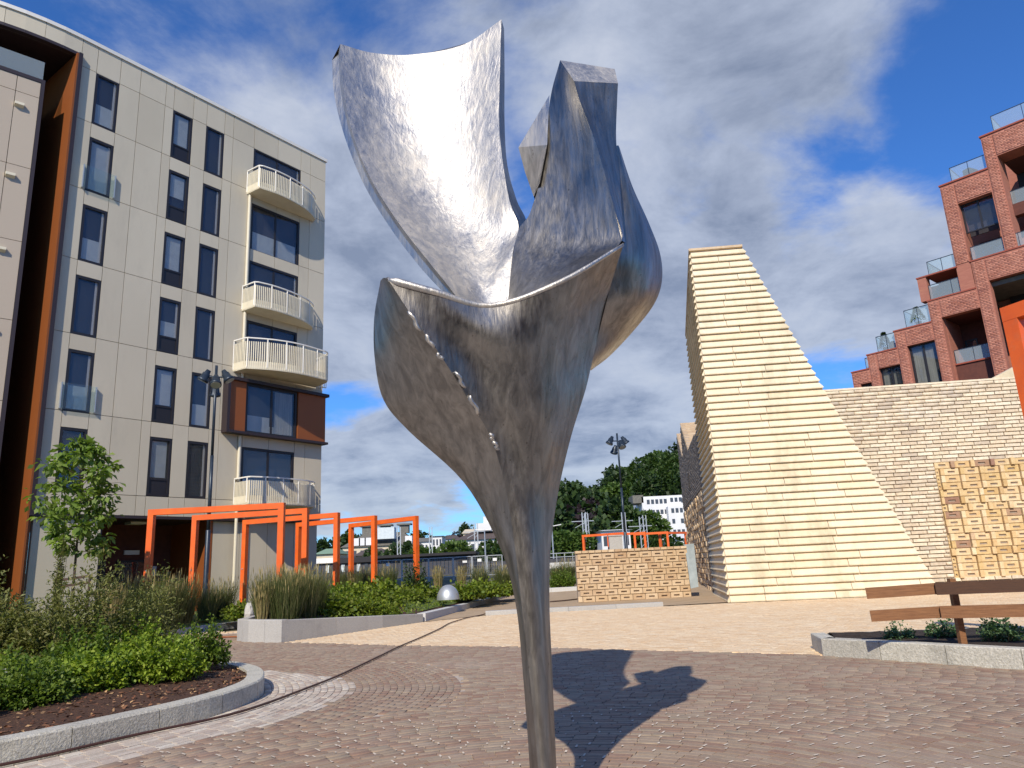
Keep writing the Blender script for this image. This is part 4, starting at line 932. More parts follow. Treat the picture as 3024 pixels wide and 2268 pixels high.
# solid core and the right-hand slope
core = [TW.at(.06, 0, -.1), TW.at(tw_right(0)-.2, 0, -.1), TW.at(tw_right(HT)-.15, HT-.05, -.1), TW.at(.06, HT-.05, -.1)]
bkv = TS.d*5.95
b = B(); b.add(core+[core[0]+bkv, core[1]+bkv, core[2]+bkv-Z3*1.66, core[3]+bkv-Z3*1.66], [(0, 1, 2, 3), (7, 6, 5, 4), (0, 4, 5, 1), (1, 5, 6, 2), (2, 6, 7, 3), (3, 7, 4, 0)]); b.put('tower_core', mm['slab_core'], tw)
cp = [TW.at(-.12, HT+.0, .12), TW.at(tw_right(HT)-.08, HT, .12)]; cp2 = [cp[0]+TS.d*6.2-Z3*1.68, cp[1]+TS.d*6.2-Z3*1.68]
b = B(); b.add([cp[0], cp[1], cp2[1], cp2[0]]+[q+Z3*.09 for q in (cp[0], cp[1], cp2[1], cp2[0])], [(3, 2, 1, 0), (4, 5, 6, 7), (0, 1, 5, 4), (1, 2, 6, 5), (2, 3, 7, 6), (3, 0, 4, 7)]); b.put('coping', mm['brick_tan'], tw)

# ================================================================== long buff brick wall with the perforated panel
k_ = 27.55/24.0; q0 = Yp(2779, 1777, 27.55); BW = Plane(q0, -84.5); BW.n = -BW.n if BW.n[1] > 0 else BW.n; BW.d = -BW.d
def z_(z): return 1.6+(z-1.6)*k_
bw = thing('brick_wall', (q0[0]+3, q0[1], 0), 'long wall of thin buff bricks with a panel of golden frogged bricks', 'wall')
ztop = z_(6.81); u_l = -4.6; u_r = 5.2
b = B(); BW.box(b, u_l, u_r, -.4, ztop, -.6, -.06); b.put('mortar_bed', mm['mortar'], bw)
bh = .142; bl = .565; items = []; nrow = int((ztop-(-.2))/bh); fp_u0, fp_z1 = .63, z_(4.27)
for r in range(nrow+1):
    zc_ = ztop-bh*(r+.5)
    if zc_ < -.3: break
    sh = (r*.37+.13*math.sin(r*2.1)) % 1 * bl
    u = u_l-sh
    while u < u_r:
        a0, a1 = max(u, u_l), min(u+bl, u_r)
        # cut at the frogged panel
        if .50 < zc_ < fp_z1 and a1 > fp_u0:
            a1 = min(a1, fp_u0)
        # hidden behind the tower
        if a1-a0 > .06 and a1 > tw_right(zc_)-7.45: items.append(((a0+a1)/2, zc_, a1-a0-.026, bh-.03, .10, rng.normal(0, .003)))
        u += bl
lay(bw, 'brick', TBK, wall_M(BW, items), mm['brick_buff'], 300, kind_name='upper_bricks')
b = B(); BW.box(b, u_l, u_r, ztop-.002, ztop+.07, -.45, .012); b.put('wall_coping', mm['brick_buff'], bw)
# frogged panel
fit_, hd = [], []; z = fp_z1-.03; pat = [1, 3, 2, 1, 3, 2, 1, 3, 2]; ch2 = .262; off = 0
b = B(); BW.box(b, fp_u0, u_r, -.3, fp_z1, -.3, -.05); 
for gi, n in enumerate(pat):
    H = n*ch2; sh = [0, .28, .12, .34, .05, .22, .16, .3, .1][gi]
    u = fp_u0-.70+sh
    while u < u_r:
        f0, f1 = max(u, fp_u0), u+.545
        if f1 > fp_u0+.05:
            for k in range(n): fit_.append(((f0+f1)/2, z-ch2*(k+.5), f1-f0-.016, ch2-.018, .13, -.02+rng.normal(0, .004)))
        h0 = max(u+.545, fp_u0)
        if u+.70 > fp_u0+.04:
            for k in range(n): hd.append(((h0+u+.70)/2, z-ch2*(k+.5), u+.70-h0-.02, ch2-.01, .16, .065+rng.normal(0, .006)))
        u += .70
    z -= H
    if z < .75: break
lay(bw, 'frogged_brick', TFR, wall_M(BW, fit_), mm['brick_gold'], 200, kind_name='frogged_bricks_low')
lay(bw, 'header_brick', TBK, wall_M(BW, hd), mm['brick_gold'], 150, kind_name='header_bricks_low')
b = B(); b.add([BW.at(3.3, ztop+.07, .0), BW.at(4.8, ztop+.07, 0), BW.at(4.8, ztop+.75, 0), BW.at(4.8, ztop+.07, -1), BW.at(4.8, ztop+.75, -1), BW.at(3.3, ztop+.07, -1)], [(0, 1, 2), (5, 4, 3), (0, 2, 4, 5), (1, 3, 4, 2)]); b.put('sloped_block', mm['slab_yellow'], bw)

# ================================================================== folded-roof brick building behind the tower, seen along its flank
wf = G(*(1960+400/2.677, 1200+1480/2.677)); WS = Plane(wf, 9.4); WS.n = WS.n if WS.n[0] < 0 else -WS.n
wb = thing('folded_roof_building', (*wf[:2], 0), 'shaded grey brown brick building with a zigzag roofline behind the tower', 'building')
prof = [(-1, 4.72), (-1, 7.45), (7.6, 7.6), (12.67, 10.1), (13.36, 7.8), (18.1, 10.33), (18.9, 4.85)]
b = B(); b.prism([WS.at(u, z, -.05) for u, z in prof], -WS.n*9); b.put('upper_walls', mm['mortar'], wb)
b = B(); b.prism([WS.at(u, z, -.15) for u, z in ((-1, -.2), (-1, 4.72), (18.3, 4.72), (18.3, -.2))], -WS.n*9); b.put('lower_walls', mm['mortar'], wb)
# bricks on the flank and on the lit roof folds
def inside(u, z):
    P = [(-1, 4.75), (-1, 7.45), (7.6, 7.6), (12.67, 10.05), (13.36, 7.8), (18.1, 10.25), (18.9, 4.85)]
    return inpoly(np.array([[u, z]]), [np.array(p) for p in P])[0]
items = []
for r in range(40):
    zc_ = 4.8+r*.142; u = -1+(r % 2)*.28
    while u < 18.8:
        if inside(u, zc_) and inside(u+.5, zc_): items.append((u+.28, zc_+.07, .54, .12, .1, rng.normal(0, .006)))
        u += .565
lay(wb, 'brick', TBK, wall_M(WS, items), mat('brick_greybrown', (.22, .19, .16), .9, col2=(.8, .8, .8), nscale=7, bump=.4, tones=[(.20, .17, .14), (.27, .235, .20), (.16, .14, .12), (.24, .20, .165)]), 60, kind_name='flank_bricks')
items = []
for r in range(18):
    zc_ = .13+r*.262; u = -1+(r % 2)*.25
    while u < 18: items.append((u+.25, zc_, .48, .24, .16, rng.choice([-.06, .0, .05]))); u += .5
lay(wb, 'frogged_brick', TFR, wall_M(WS, items), mm['brick_tan'], 120, kind_name='frogged_bricks_far')
for (u0, z0, u1, z1) in ((7.65, 7.6, 12.67, 10.1), (13.4, 7.8, 18.1, 10.33)):
    A0, A1 = WS.at(u0, z0, -.02), WS.at(u1, z1, -.02); up = A1-A0; L = np.linalg.norm(up); up /= L; nr = np.cross(-WS.n, up); nr = nr if nr[1] < 0 else -nr; it = []
    for r in range(int(L/.16)):
        for j in range(14): it.append(frame4(A0+up*(r+.5)*.16-WS.n*((j+.5)*.56+(r % 2)*.28)+nr*.03, -WS.n, nr, up, (.54, .1, .14)))
    lay(wb, 'roof_brick', TBK, it, mm['brick_tan'], 60, kind_name='roof_bricks')
b = B(); b.box(WS.at(9, 6.0, -.0), (.25, .1, 1.0), (WS.d, WS.n, Z3)); b.put('slot', mm['backing_dark'], wb)

# ================================================================== free-standing low wall of frogged bricks
LW = Plane(G(1708, 1781), 88.0); LW.n = LW.n if LW.n[1] < 0 else -LW.n
lw = thing('perforated_brick_wall', tuple(G(1708, 1781)), 'free standing low wall of tan frogged bricks in front of the far orange frames', 'wall')
b = B(); LW.box(b, .02, 4.78, -.1, 2.02, -.42, -.07); b.put('wall_core', mm['mortar'], lw)
fr_, pl_i = [], []
for r in range(8):
    zc_ = .13+r*.247; u = (.0 if r % 2 else -.33)+.12*math.sin(r)
    while u < 4.8:
        a0, a1 = max(u, 0), min(u+.53, 4.8)
        if a1-a0 > .3: fr_.append(((a0+a1)/2, zc_, a1-a0-.02, .228, .12, rng.normal(0, .008)))
        elif a1-a0 > .06: pl_i.append(((a0+a1)/2, zc_, a1-a0-.02, .228, .12, rng.normal(0, .008)))
        u += .53
cp_ = [((i+.5)*.282, 2.07, .262, .11, .5, .01+rng.normal(0, .008)) for i in range(17)]
lay(lw, 'frogged_brick', TFR, wall_M(LW, fr_), mm['brick_tan'], 300)
lay(lw, 'closer_brick', TBK, wall_M(LW, pl_i), mm['brick_tan'], 300)
lay(lw, 'coping_brick', TBK, wall_M(LW, cp_), mm['brick_tan'], 300)
# leaning steel plate at its end
sp = [Yp(2022, 1608, 32.5), Yp(2049, 1605, 32.5), Yp(2063, 1733, 31.9), Yp(2040, 1738, 31.9)]
b = B().prism(sp, (0, .06, 0)); o = b.put('steel_plate', mm['steel_plate']); tag(o, 'narrow grey steel sheet leaning against the end of the low brick wall', 'metal sheet')

# ================================================================== red brick terraced flats on the right
sR = 55/45.; pR = Yp(2514, 1100, 55.0); RP = Plane(pR, -41.5); RP.n = RP.n if RP.n[1] < 0 else -RP.n; RP.d = -RP.d
def ru(u): return u*sR
def rz_(z): return 1.6+(z-1.6)*sR
rb = thing('red_brick_flats', (*pR[:2], 0), 'stepped red brick apartment building with glass edged terraces and deep loggias', 'building')
def rbox(nm, u0, u1, z0, z1, o0, o1, m='red_wall', par=None):
    b = B(); RP.box(b, ru(u0), ru(u1), rz_(z0), rz_(z1), o0, o1); return b.put(nm, mm[m], par or rb)
zb_ = 2.0
# front skin, split round the openings (u0,u1,z0,z1)
rbox('wall', 0, .44, zb_, 12.36, -.6, 0); rbox('wall', .44, 1.12, 11.55, 12.36, -.6, 0); rbox('wall', .44, 1.12, zb_, 9, -.6, 0); rbox('wall', 1.12, 1.66, zb_, 12.36, -.6, 0)
rbox('wall', 1.10, 1.66, 12.36, 13.22, -.6, 0); rbox('wall', 1.66, 2.92, 12.27, 13.22, -.6, 0); rbox('wall', 2.92, 3.48, zb_, 13.22, -.6, 0); rbox('wall', 1.66, 2.92, zb_, 9.5, -.6, 0)
rbox('wall', 2.89, 3.48, 13.22, 14.27, -.6, 0); rbox('wall', 3.48, 5.02, 13.23, 14.27, -.6, 0); rbox('wall', 5.02, 5.60, zb_, 14.27, -.6, 0); rbox('wall', 3.48, 5.02, zb_, 9.3, -.6, 0)
rbox('wall', 5.02, 5.6, 14.27, 15.54, -.6, 0); rbox('wall', 5.6, 7.62, 14.41, 15.54, -.6, 0); rbox('wall', 7.62, 8.3, zb_, 15.54, -.6, 0); rbox('wall', 5.6, 7.62, zb_, 9.3, -.6, -.25)
rbox('wall', 7.62, 12.5, 15.79, 17.13, -.6, 0); rbox('wall', 7.6, 8.3, 15.54, 15.79, -.6, 0)
rbox('wall', 12.2, 13.5, zb_, 17.13, -.6, 0)
rbox('wall', 10.3, 12.2, zb_, 11.3, -.6, 0)
rbox('pillar', 4.70, 5.18, 15.62, 17.05, -.7, 0)
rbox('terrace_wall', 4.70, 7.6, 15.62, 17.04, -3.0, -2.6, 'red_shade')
rbox('terrace_lintel', 5.18, 6.85, 17.04, 17.12, -3.0, 0, 'red_coping')
# copings
for u0, u1, z in ((-.03, 1.12, 12.36), (1.07, 2.92, 13.22), (2.86, 5.04, 14.27), (5.0, 7.62, 15.54), (7.56, 12.6, 17.13), (4.66, 6.9, 17.06)):
    b = B(); RP.box(b, ru(u0), ru(u1), rz_(z), rz_(z+.08), -.9, .05); b.put('coping', mm['red_coping'], rb)
# upper tower volume, set back behind the parapet
rbox('wall', 6.84, 7.58, 15.6, 22.17, -1.6, -.02); rbox('wall', 7.58, 9.33, 20.78, 22.17, -1.6, -.02); rbox('pillar', 9.33, 9.95, 15.8, 22.17, -1.6, -.02)
rbox('wall', 9.36, 9.95, 22.17, 24.16, -1.6, -.02); rbox('wall', 9.95, 13.5, 22.73, 24.16, -1.6, -.02)
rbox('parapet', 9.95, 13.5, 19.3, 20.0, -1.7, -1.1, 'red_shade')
for u0, u1, z in ((6.80, 9.40, 22.17), (9.30, 13.6, 24.16)):
    b = B(); RP.box(b, ru(u0), ru(u1), rz_(z), rz_(z+.09), -1.8, .06); b.put('coping', mm['red_coping'], rb)
# recess back walls, dark interiors
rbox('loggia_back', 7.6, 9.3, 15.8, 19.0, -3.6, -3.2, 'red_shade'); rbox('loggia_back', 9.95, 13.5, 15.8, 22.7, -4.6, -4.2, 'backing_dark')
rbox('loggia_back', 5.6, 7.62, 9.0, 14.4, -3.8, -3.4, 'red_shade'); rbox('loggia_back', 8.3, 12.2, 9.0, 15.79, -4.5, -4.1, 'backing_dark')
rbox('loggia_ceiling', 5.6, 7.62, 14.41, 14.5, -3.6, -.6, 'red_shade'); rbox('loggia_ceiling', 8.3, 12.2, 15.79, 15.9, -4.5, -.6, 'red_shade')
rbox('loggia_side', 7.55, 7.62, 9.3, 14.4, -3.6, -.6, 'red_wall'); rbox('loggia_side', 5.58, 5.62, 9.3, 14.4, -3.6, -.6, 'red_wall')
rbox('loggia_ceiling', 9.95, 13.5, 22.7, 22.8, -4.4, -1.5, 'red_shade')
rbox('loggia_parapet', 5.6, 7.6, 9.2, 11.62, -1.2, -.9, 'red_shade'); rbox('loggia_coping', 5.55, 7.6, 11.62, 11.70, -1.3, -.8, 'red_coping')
# body behind
b = B()
for u0, u1, zt in ((0.05, 1.1, 12.3), (1.1, 2.9, 13.1), (2.9, 5.0, 14.2), (5.0, 7.6, 15.3), (7.6, 13.5, 15.8)): RP.box(b, ru(u0), ru(u1), rz_(zb_), rz_(zt), -12, -4.6 if u0 > 4.9 else -1.6)
RP.box(b, ru(6.9), ru(9.4), rz_(15.8), rz_(22.1), -12, -4.0); RP.box(b, ru(9.4), ru(13.5), rz_(15.8), rz_(24.1), -12, -4.8); b.put('building_body', mm['red_wall'], rb)
b = B()
RP.box(b, ru(0.02), ru(1.12), rz_(12.0), rz_(12.3), -1.7, -.5); RP.box(b, ru(1.1), ru(2.9), rz_(12.9), rz_(13.1), -1.7, -.5); RP.box(b, ru(2.9), ru(5.0), rz_(14), rz_(14.2), -1.7, -.5); RP.box(b, ru(5.0), ru(7.6), rz_(15.1), rz_(15.3), -4.7, -.5); RP.box(b, ru(7.6), ru(13.5), rz_(15.5), rz_(15.75), -4.7, -.5); b.put('terrace_floor', mm['slate_roof'], rb)
# individually laid darker/lighter bricks standing proud over the near facades
its = []
zones = [(0.02, 1.1, 11.6, 12.3), (1.15, 1.63, 10, 13.2), (1.7, 2.9, 12.3, 13.2), (2.95, 3.45, 10, 14.2), (3.5, 5.0, 13.3, 14.2), (5.05, 5.57, 10.5, 15.5), (5.65, 7.6, 14.45, 15.5), (7.66, 8.25, 10.5, 17.1), (8.3, 12, 15.85, 17.1), (6.87, 7.55, 17.2, 22.1), (7.6, 9.3, 20.85, 22.1), (9.4, 9.9, 17.2, 24.1), (9.95, 13, 22.8, 24.1), (0.02, .42, 9.5, 11.6)]
for u0, u1, z0, z1 in zones:
    w_, h_ = ru(u1)-ru(u0), rz_(z1)-rz_(z0); Lb, Hb = .36, .118
    for r in range(int(h_/Hb)):
        u = ru(u0)+(r % 2)*Lb/2-Lb
        while u < ru(u1):
            a0, a1 = max(u, ru(u0)), min(u+Lb, ru(u1))
            if a1-a0 > .1: its.append(((a0+a1)/2, rz_(z0)+Hb*(r+.5), a1-a0-.012, Hb-.014, .05, .015+abs(rng.normal(0, .007))))
            u += Lb
lay(rb, 'brick', TBK, wall_M(RP, its), mm['brick_red'], 0, kind_name='facing_bricks')
# windows of the red building
def rwin(u0, u1, z0, z1, nm, off=-.35, parts=2, cur=None, low=0):
    b = B(); fw = .09; U0, U1, Z0, Z1 = ru(u0), ru(u1), rz_(z0), rz_(z1)
    for (a, c, d, e_) in ((U0, U0+fw, Z0, Z1), (U1-fw, U1, Z0, Z1), (U0+fw, U1-fw, Z0, Z0+fw), (U0+fw, U1-fw, Z1-fw, Z1)): RP.box(b, a, c, d, e_, off-.1, off)
    for i in range(1, parts): mu = U0+(U1-U0)*i/parts; RP.box(b, mu-.06, mu+.06, Z0+fw, Z1-fw, off-.1, off)
    if low: RP.box(b, U0+fw, U1-fw, Z0+low, Z0+low+.1, off-.095, off+.005)
    w = b.put('window', mm['window_dark'], rb)
    b = B(); RP.box(b, U0+fw, U1-fw, Z0+fw, Z1-fw, off-.07, off-.05); b.put('pane', mm['pane_glass'], w)
    b = B(); RP.box(b, U0, U1, Z0, Z1, off-1.0, off-.9); b.put('room', mm['room_dark'], w)
    if cur:
        for (a, c) in cur:
            A0, A1 = U0+(U1-U0)*a, U0+(U1-U0)*c; Vv = []; n = 9
            for i in range(2*n+1): Vv += [RP.at(A0+(A1-A0)*i/(2*n), Z0+low+.15, off-.16-.1*(i % 2)), RP.at(A0+(A1-A0)*i/(2*n), Z1-.15, off-.16-.1*(i % 2))]
            B().add(Vv, [(2*i, 2*i+2, 2*i+3, 2*i+1) for i in range(2*n)]).put('curtain', mm['curtain'], w)
rwin(.44, 1.12, 9.0, 11.55, 'a'); rwin(1.66, 2.92, 9.5, 12.27, 'b', cur=[(.05, .3), (.52, .6)]); rwin(3.48, 5.02, 9.3, 13.23, 'c', cur=[(.08, .42), (.52, .8)], low=1.6)
rwin(7.6, 9.3, 18.99, 20.78, 'd', off=-.5, parts=2); rwin(5.75, 6.4, 11.2, 13.4, 'e', off=-3.3, parts=1, cur=[(.1, .9)])
rwin(5.5, 6.6, 15.7, 16.7, 'f', off=-2.55, parts=1, cur=[(.2, .8)]); rwin(8.2, 9.2, 17.2, 18.6, 'g', off=-3.1, parts=1)
# glass balustrades
for u0, u1, z0, z1, o, side in ((.55, 1.08, 12.44, 13.32, -1.2, 1), (1.70, 2.88, 13.3, 14.3, -.35, 1), (3.55, 5.0, 14.35, 15.45, -.35, 1), (5.3, 6.84, 17.14, 18.0, -.35, 1), (7.45, 9.33, 22.26, 23.2, -.35, 1), (10.0, 13.0, 24.25, 25.3, -.35, 1), (5.2, 7.6, 15.62, 16.5, -.15, 0), (7.7, 12.4, 17.21, 18.0, -.15, 0), (9.95, 13, 20.0, 20.8, -1.2, 0), (5.65, 7.6, 11.7, 12.5, -1.0, 0)):
    b = B(); RP.box(b, ru(u0), ru(u1), rz_(z0), rz_(z1), o-.015, o); g_ = b.put('glass_balustrade', mm['rail_glass'], rb)
    b = B(); RP.box(b, ru(u0), ru(u1), rz_(z1), rz_(z1)+.04, o-.03, o+.015)
    for uu_ in (u0, (u0+u1)/2, u1): RP.box(b, ru(uu_)-.015, ru(uu_)+.015, rz_(z0), rz_(z1), o-.025, o+.012)
    b.put('rail', mm['lamp_blue'], g_)
    if side:
        b = B(); RP.box(b, ru(u0)-.01, ru(u0)+.01, rz_(z0), rz_(z1), o-3.0, o-.02); b.put('glass_side', mm['rail_glass'], g_)
        b = B(); RP.box(b, ru(u0)-.02, ru(u0)+.02, rz_(z1), rz_(z1)+.04, o-3.0, o-.02); b.put('rail', mm['lamp_blue'], g_)

# ================================================================== wooden fence on the right
fn = thing('wooden_fence', (6.2, 10.9, .2), 'brown stained two rail timber fence standing in the soil bed', 'fence')
def rail(nm, a, b_, h, w=.045, m_='wood_brown'):
    a = np.array(a); b_ = np.array(b_); o = B().bar(a, b_, w, h).put(nm, mm[m_], fn)
RL = lambda x, y, d: Yp(x, y, d)
rail('rail', RL(2558, 1752.5, 11.3), RL(2765, 1738, 10.98), .155); rail('rail', RL(2763, 1739, 10.93), RL(3150, 1724, 10.2), .165, .06, 'wood_darker')  # upper right rail in a darker brown than the other rails
rail('rail', RL(2571, 1819.5, 11.3), RL(2780, 1807, 10.98), .155); rail('rail', RL(2778, 1808, 10.93), RL(3150, 1800, 10.2), .165, .06)
pb, pt = Yp(2843, 1896, 11.05), Yp(2808, 1708, 11.05); pt[:2] = pb[:2]*1.0; pt = np.array([pb[0], pb[1], pt[2]])
B().bar(pb-Z3*.15, pt, .085, .085).put('post', mm['wood_brown'], fn)
pb2 = pb+(Yp(3150, 1800, 10.2)-Yp(2778, 1808, 10.93))*1.45; pb2[2] = .1; B().bar(pb2, pb2+Z3*1.2, .1).put('post', mm['wood_brown'], fn)

# ================================================================== orange portal frames
def portal(tl, tr, h=4.13, w=.2, dz=0., label='', bolts=True):
    tl = np.array(tl[:2]); tr = np.array(tr[:2]); t = tr-tl; L = np.linalg.norm(t); t = t/L; nv = np.array([-t[1], t[0]]); c = (tl+tr)/2
    o = thing('orange_frame', (*tl, 0), label, 'metal frame', 'orange steel portal frames')
    A = lambda p, z: np.array([p[0], p[1], z])
    cl, cr_ = tl+t*w/2+nv*w/2, tr-t*w/2+nv*w/2
    ax = (np.array([*t, 0]), np.array([*nv, 0]), Z3)
    for cc in (cl, cr_): B().box(A(cc, (h-w)/2-.1+dz), (w, w, h-w+.2), ax).put('post', mm['orange_paint'], o)
    B().box(A(c+nv*w/2, h-w/2+dz+.001), (L, w+.006, w), ax).put('beam', mm['orange_paint'], o)
    if bolts:
        B().box(A(cl-nv*(w/2+.01), h*.5), (.05, .02, .05), ax).put('bolt', mm['galv'], o)
    return o
Gh = lambda x, y: G(x, y, 4.13)
portal(Gh(437, 1505), Gh(838, 1484), label='leftmost of the near orange frames, wide and standing in the grass bed by the flats')
portal(Gh(567, 1522), Gh(907, 1500), label='second near orange frame from the left, its bare post beside the low kerb')
portal(Gh(716, 1536), Gh(997, 1513), label='third near orange frame, its left post beside the end of the granite planter')
portal(Gh(873, 1544), Gh(1106, 1522), label='fourth near orange frame, half hidden by the tall grasses of the planter')
portal(Gh(1029, 1547), Gh(1227, 1523), label='narrow orange frame furthest right beside the dark site shed')
portal(Gh(1718, 1580), Gh(1848, 1571), label='far orange frame over the left end of the low perforated wall')
portal(Gh(1792, 1577), Gh(1906, 1570), label='far orange frame crossing the foot of the right lamp post')
portal(Gh(1870, 1575), Gh(1973, 1569), label='far orange frame over the middle right of the low perforated wall')
portal(Gh(1948, 1571), Gh(2028, 1570), label='far orange frame nearest the yellow stone tower')
a_ = (CAM+(Gh(2952, 911)-CAM)*1.36)[:2]; portal(a_, a_+np.array([.36, -.93])*4.4, w=.22, h=1.6+2.53*1.36, label='large orange frame cut by the right edge, before the red brick flats')

# ================================================================== lamp posts
def lamp_post(x, y, z0, h, rot, label, s=1.):
    o = thing('lamp_post', (x, y, z0), label, 'lamp post', 'dark blue multi head lamp posts')
    b = B().tube([(x, y, z0-.3), (x, y, z0+1.2), (x, y, z0+1.25), (x, y, z0+h*.32), (x, y, z0+h*.32+.02)], [.13*s, .13*s, .115*s, .115*s, .1*s], 12); b.tube([(x, y, z0+h*.32), (x, y, z0+h*.62)], .085*s, 12); b.tube([(x, y, z0+h*.62), (x, y, z0+h)], .07*s, 12); b.put('pole', mm['lamp_blue'], o, smooth=True)
    for k_, (an, hh, tilt) in enumerate(((rot, .90, .55), (rot+math.pi, .905, .5), (rot+math.pi/2+.3, .80, .6), (rot-math.pi/2+.3, .84, .5))):
        zz_ = z0+h-(1-hh)*6.*s; dr = np.array([math.cos(an), math.sin(an), 0]); arm = B().tube([(x, y, zz_), np.array([x, y, zz_])+dr*.42*s], .045*s, 8); l = arm.put('arm', mm['lamp_blue'], o)
        c = np.array([x, y, zz_+.08*s])+dr*.5*s; ax = dr*math.sin(tilt)-Z3*math.cos(tilt)
        pts = [c-ax*.30*s, c-ax*.12*s, c-ax*.10*s, c+ax*.18*s, c+ax*.2*s, c+ax*.33*s]
        B().tube(pts, [.11*s, .15*s, .19*s, .22*s, .27*s, .28*s], 14).put('lamp_head', mm['lamp_blue'], o, smooth=True)
        B().tube([c+ax*.335*s, c+ax*.345*s], .24*s, 14).put('lens', mm['galv'], o)
    return o
p_ = Yp(604, 1785, 31.5); lamp_post(p_[0], p_[1], .3, Yp(636, 1080, 31.5)[2]-.3, 0.1, 'tall dark blue lamp post in front of the cream flats', .88)
p_ = Yp(1848, 1600, 52); lamp_post(p_[0], p_[1], .3, Yp(1819, 1280, 52)[2]-.3, .1, 'tall dark blue lamp post behind the low perforated wall', .95)

# ================================================================== plants
def leaf_mesh(name, P, dirs, size, m, seed=0, width=.55, org=(0, 0, 0), fold=.18):
    """one folded diamond per leaf (4 corners, one quad)"""
    r = np.random.default_rng(seed); n = len(P); d = dirs/np.linalg.norm(dirs, axis=1)[:, None]
    up = r.normal(0, .55, (n, 3))+np.array([0, -.15, 1.]); s_ = np.cross(d, up); s_ /= np.linalg.norm(s_, axis=1)[:, None]+1e-9; nn_ = np.cross(s_, d)
    L = (size*r.uniform(.6, 1.3, n))[:, None]; w = L*width/2
    V = np.stack([P, P+d*L*.5+s_*w+nn_*L*fold*.4, P+d*L-nn_*L*fold, P+d*L*.5-s_*w+nn_*L*fold*.4], 1).reshape(-1, 3)
    return make_mesh(name, V-np.array(org), np.arange(4*n).reshape(-1, 4), m, False, r.random(n))
def twig_bush(rx, ry, h, ntw, per, ls, seed, droop=.0, spike=0.):
    """leaf positions along many arching twigs rising from one base"""
    r = np.random.default_rng(seed); P = []; D = []; S_ = []
    lob = r.normal(0, 1, (9, 3)); lob /= np.linalg.norm(lob, axis=1)[:, None]; amp = r.uniform(-.28, .28, 9)
    for i in range(ntw):
        th = r.uniform(0, 2*math.pi); q = r.random()**.55; el = math.acos(min(1, 1-q*.98)) if spike == 0 else r.uniform(0, .5)
        dv = np.array([math.cos(th)*math.sin(el), math.sin(th)*math.sin(el), math.cos(el)])
        f = 1+float((amp*np.clip(lob @ dv, 0, 1)**3).sum())*1.2; L = f*r.uniform(.72, 1.08)
        end = dv*np.array([rx, ry, h])*L; base = np.array([dv[0]*rx*.25, dv[1]*ry*.25, 0]); t = r.uniform(.25, 1, per)**.8
        mid = base*.5+end*.5+np.array([0, 0, h*.12]); 
        pt = ((1-t)**2)[:, None]*base+(2*t*(1-t))[:, None]*mid+(t*t)[:, None]*end; pt[:, 2] -= droop*t**3
        tan = end-base; tan = tan/np.linalg.norm(tan); dr = r.normal(0, .8, (per, 3))+tan*.7+np.array([0, 0, .1])
        P.append(pt+r.normal(0, ls*.55, (per, 3))); D.append(dr); S_.append((base, mid, end))
    P = np.vstack(P); P[:, 2] = np.abs(P[:, 2])+.01; return P, np.vstack(D), S_
BUSH = {}
def bush_proto(key, rx, ry, h, ntw, per, ls, m, seed, width=.6, droop=0., flowers=0, spike=0.):
    P, D, S_ = twig_bush(rx, ry, h, ntw, per, ls, seed, droop, spike)
    me = leaf_mesh('leaves', P, D, ls, mm[m], seed, width); b = B()
    for base, mid, end in S_[::max(1, len(S_)//28)]: b.tube([base, mid-np.array([0, 0, .02]), end*.92], [.006+.008*rx, .005, .002], 4, False)
    sm = make_mesh('stems', b.v, b.f, mm['bark']); fm = None
    if flowers:
        r = np.random.default_rng(seed+5); top = P[P[:, 2] > np.percentile(P[:, 2], 72)]; q = top[r.integers(0, len(top), flowers)]+np.array([0, 0, ls*.3]); b = B()
        for c in q:
            for k in range(5): a = k*1.2566+r.random(); s_ = .022; b.add([c, c+np.array([math.cos(a-.5), math.sin(a-.5), .3])*s_, c+np.array([math.cos(a), math.sin(a), .2])*s_*1.5, c+np.array([math.cos(a+.5), math.sin(a+.5), .3])*s_], [(0, 1, 2, 3)])
        fm = make_mesh('flowers', b.v, b.f, mm['petal'])
    BUSH[key] = (me, sm, fm)
def plant(key, name, loc, label, cat, group=None, s=1., sz=None, rz=None):
    me, sm, fm = BUSH[key]; o = thing(name, loc, label, cat, group, rz=random.uniform(0, 6.28) if rz is None else rz); o.scale = (s, s, sz or s)
    for nm, q in (('leaves', me), ('stems', sm), ('flowers', fm)):
        if q: c = bpy.data.objects.new(nm, q); COL.objects.link(c); c.parent = o
    return o
bush_proto('bright', .62, .62, .72, 300, 26, .055, 'leaf_bright', 11, .7, flowers=12)
bush_proto('bright2', .6, .55, .66, 280, 26, .06, 'leaf_bright', 12, .75, flowers=6)
bush_proto('mid', .6, .6, .75, 290, 26, .055, 'leaf_mid', 13, .65, flowers=22)
bush_proto('olive', .8, .75, 1.7, 520, 38, .07, 'leaf_olive', 14, .35, droop=.12)
bush_proto('olive2', .75, .65, 1.6, 480, 38, .075, 'leaf_olive', 15, .36, droop=.15)
bush_proto('yellow', .75, .7, .55, 150, 18, .12, 'leaf_yellow', 16, .75)
bush_proto('yellow2', .8, .7, .62, 150, 18, .13, 'leaf_yellow', 17, .7)
bush_proto('dark', .6, .6, 1.15, 180, 18, .085, 'leaf_dark', 18, .6)
bush_proto('small', .24, .22, .30, 60, 12, .045, 'leaf_bluegreen', 19, .7)
bush_proto('spire', .16, .16, 2.1, 40, 40, .05, 'leaf_olive', 20, .35, spike=1)
def gd(dx, dy, z): return G(dx*3024/2212, dy*3024/2212, z)
def at_y(dx, Yv, z): p = Dp(dx, 1400, Yv); t = Yv; return np.array([Dp(dx, 1450, Yv)[0], Yv, z])
fg = 'shrubs in the curved bed at the lower left'
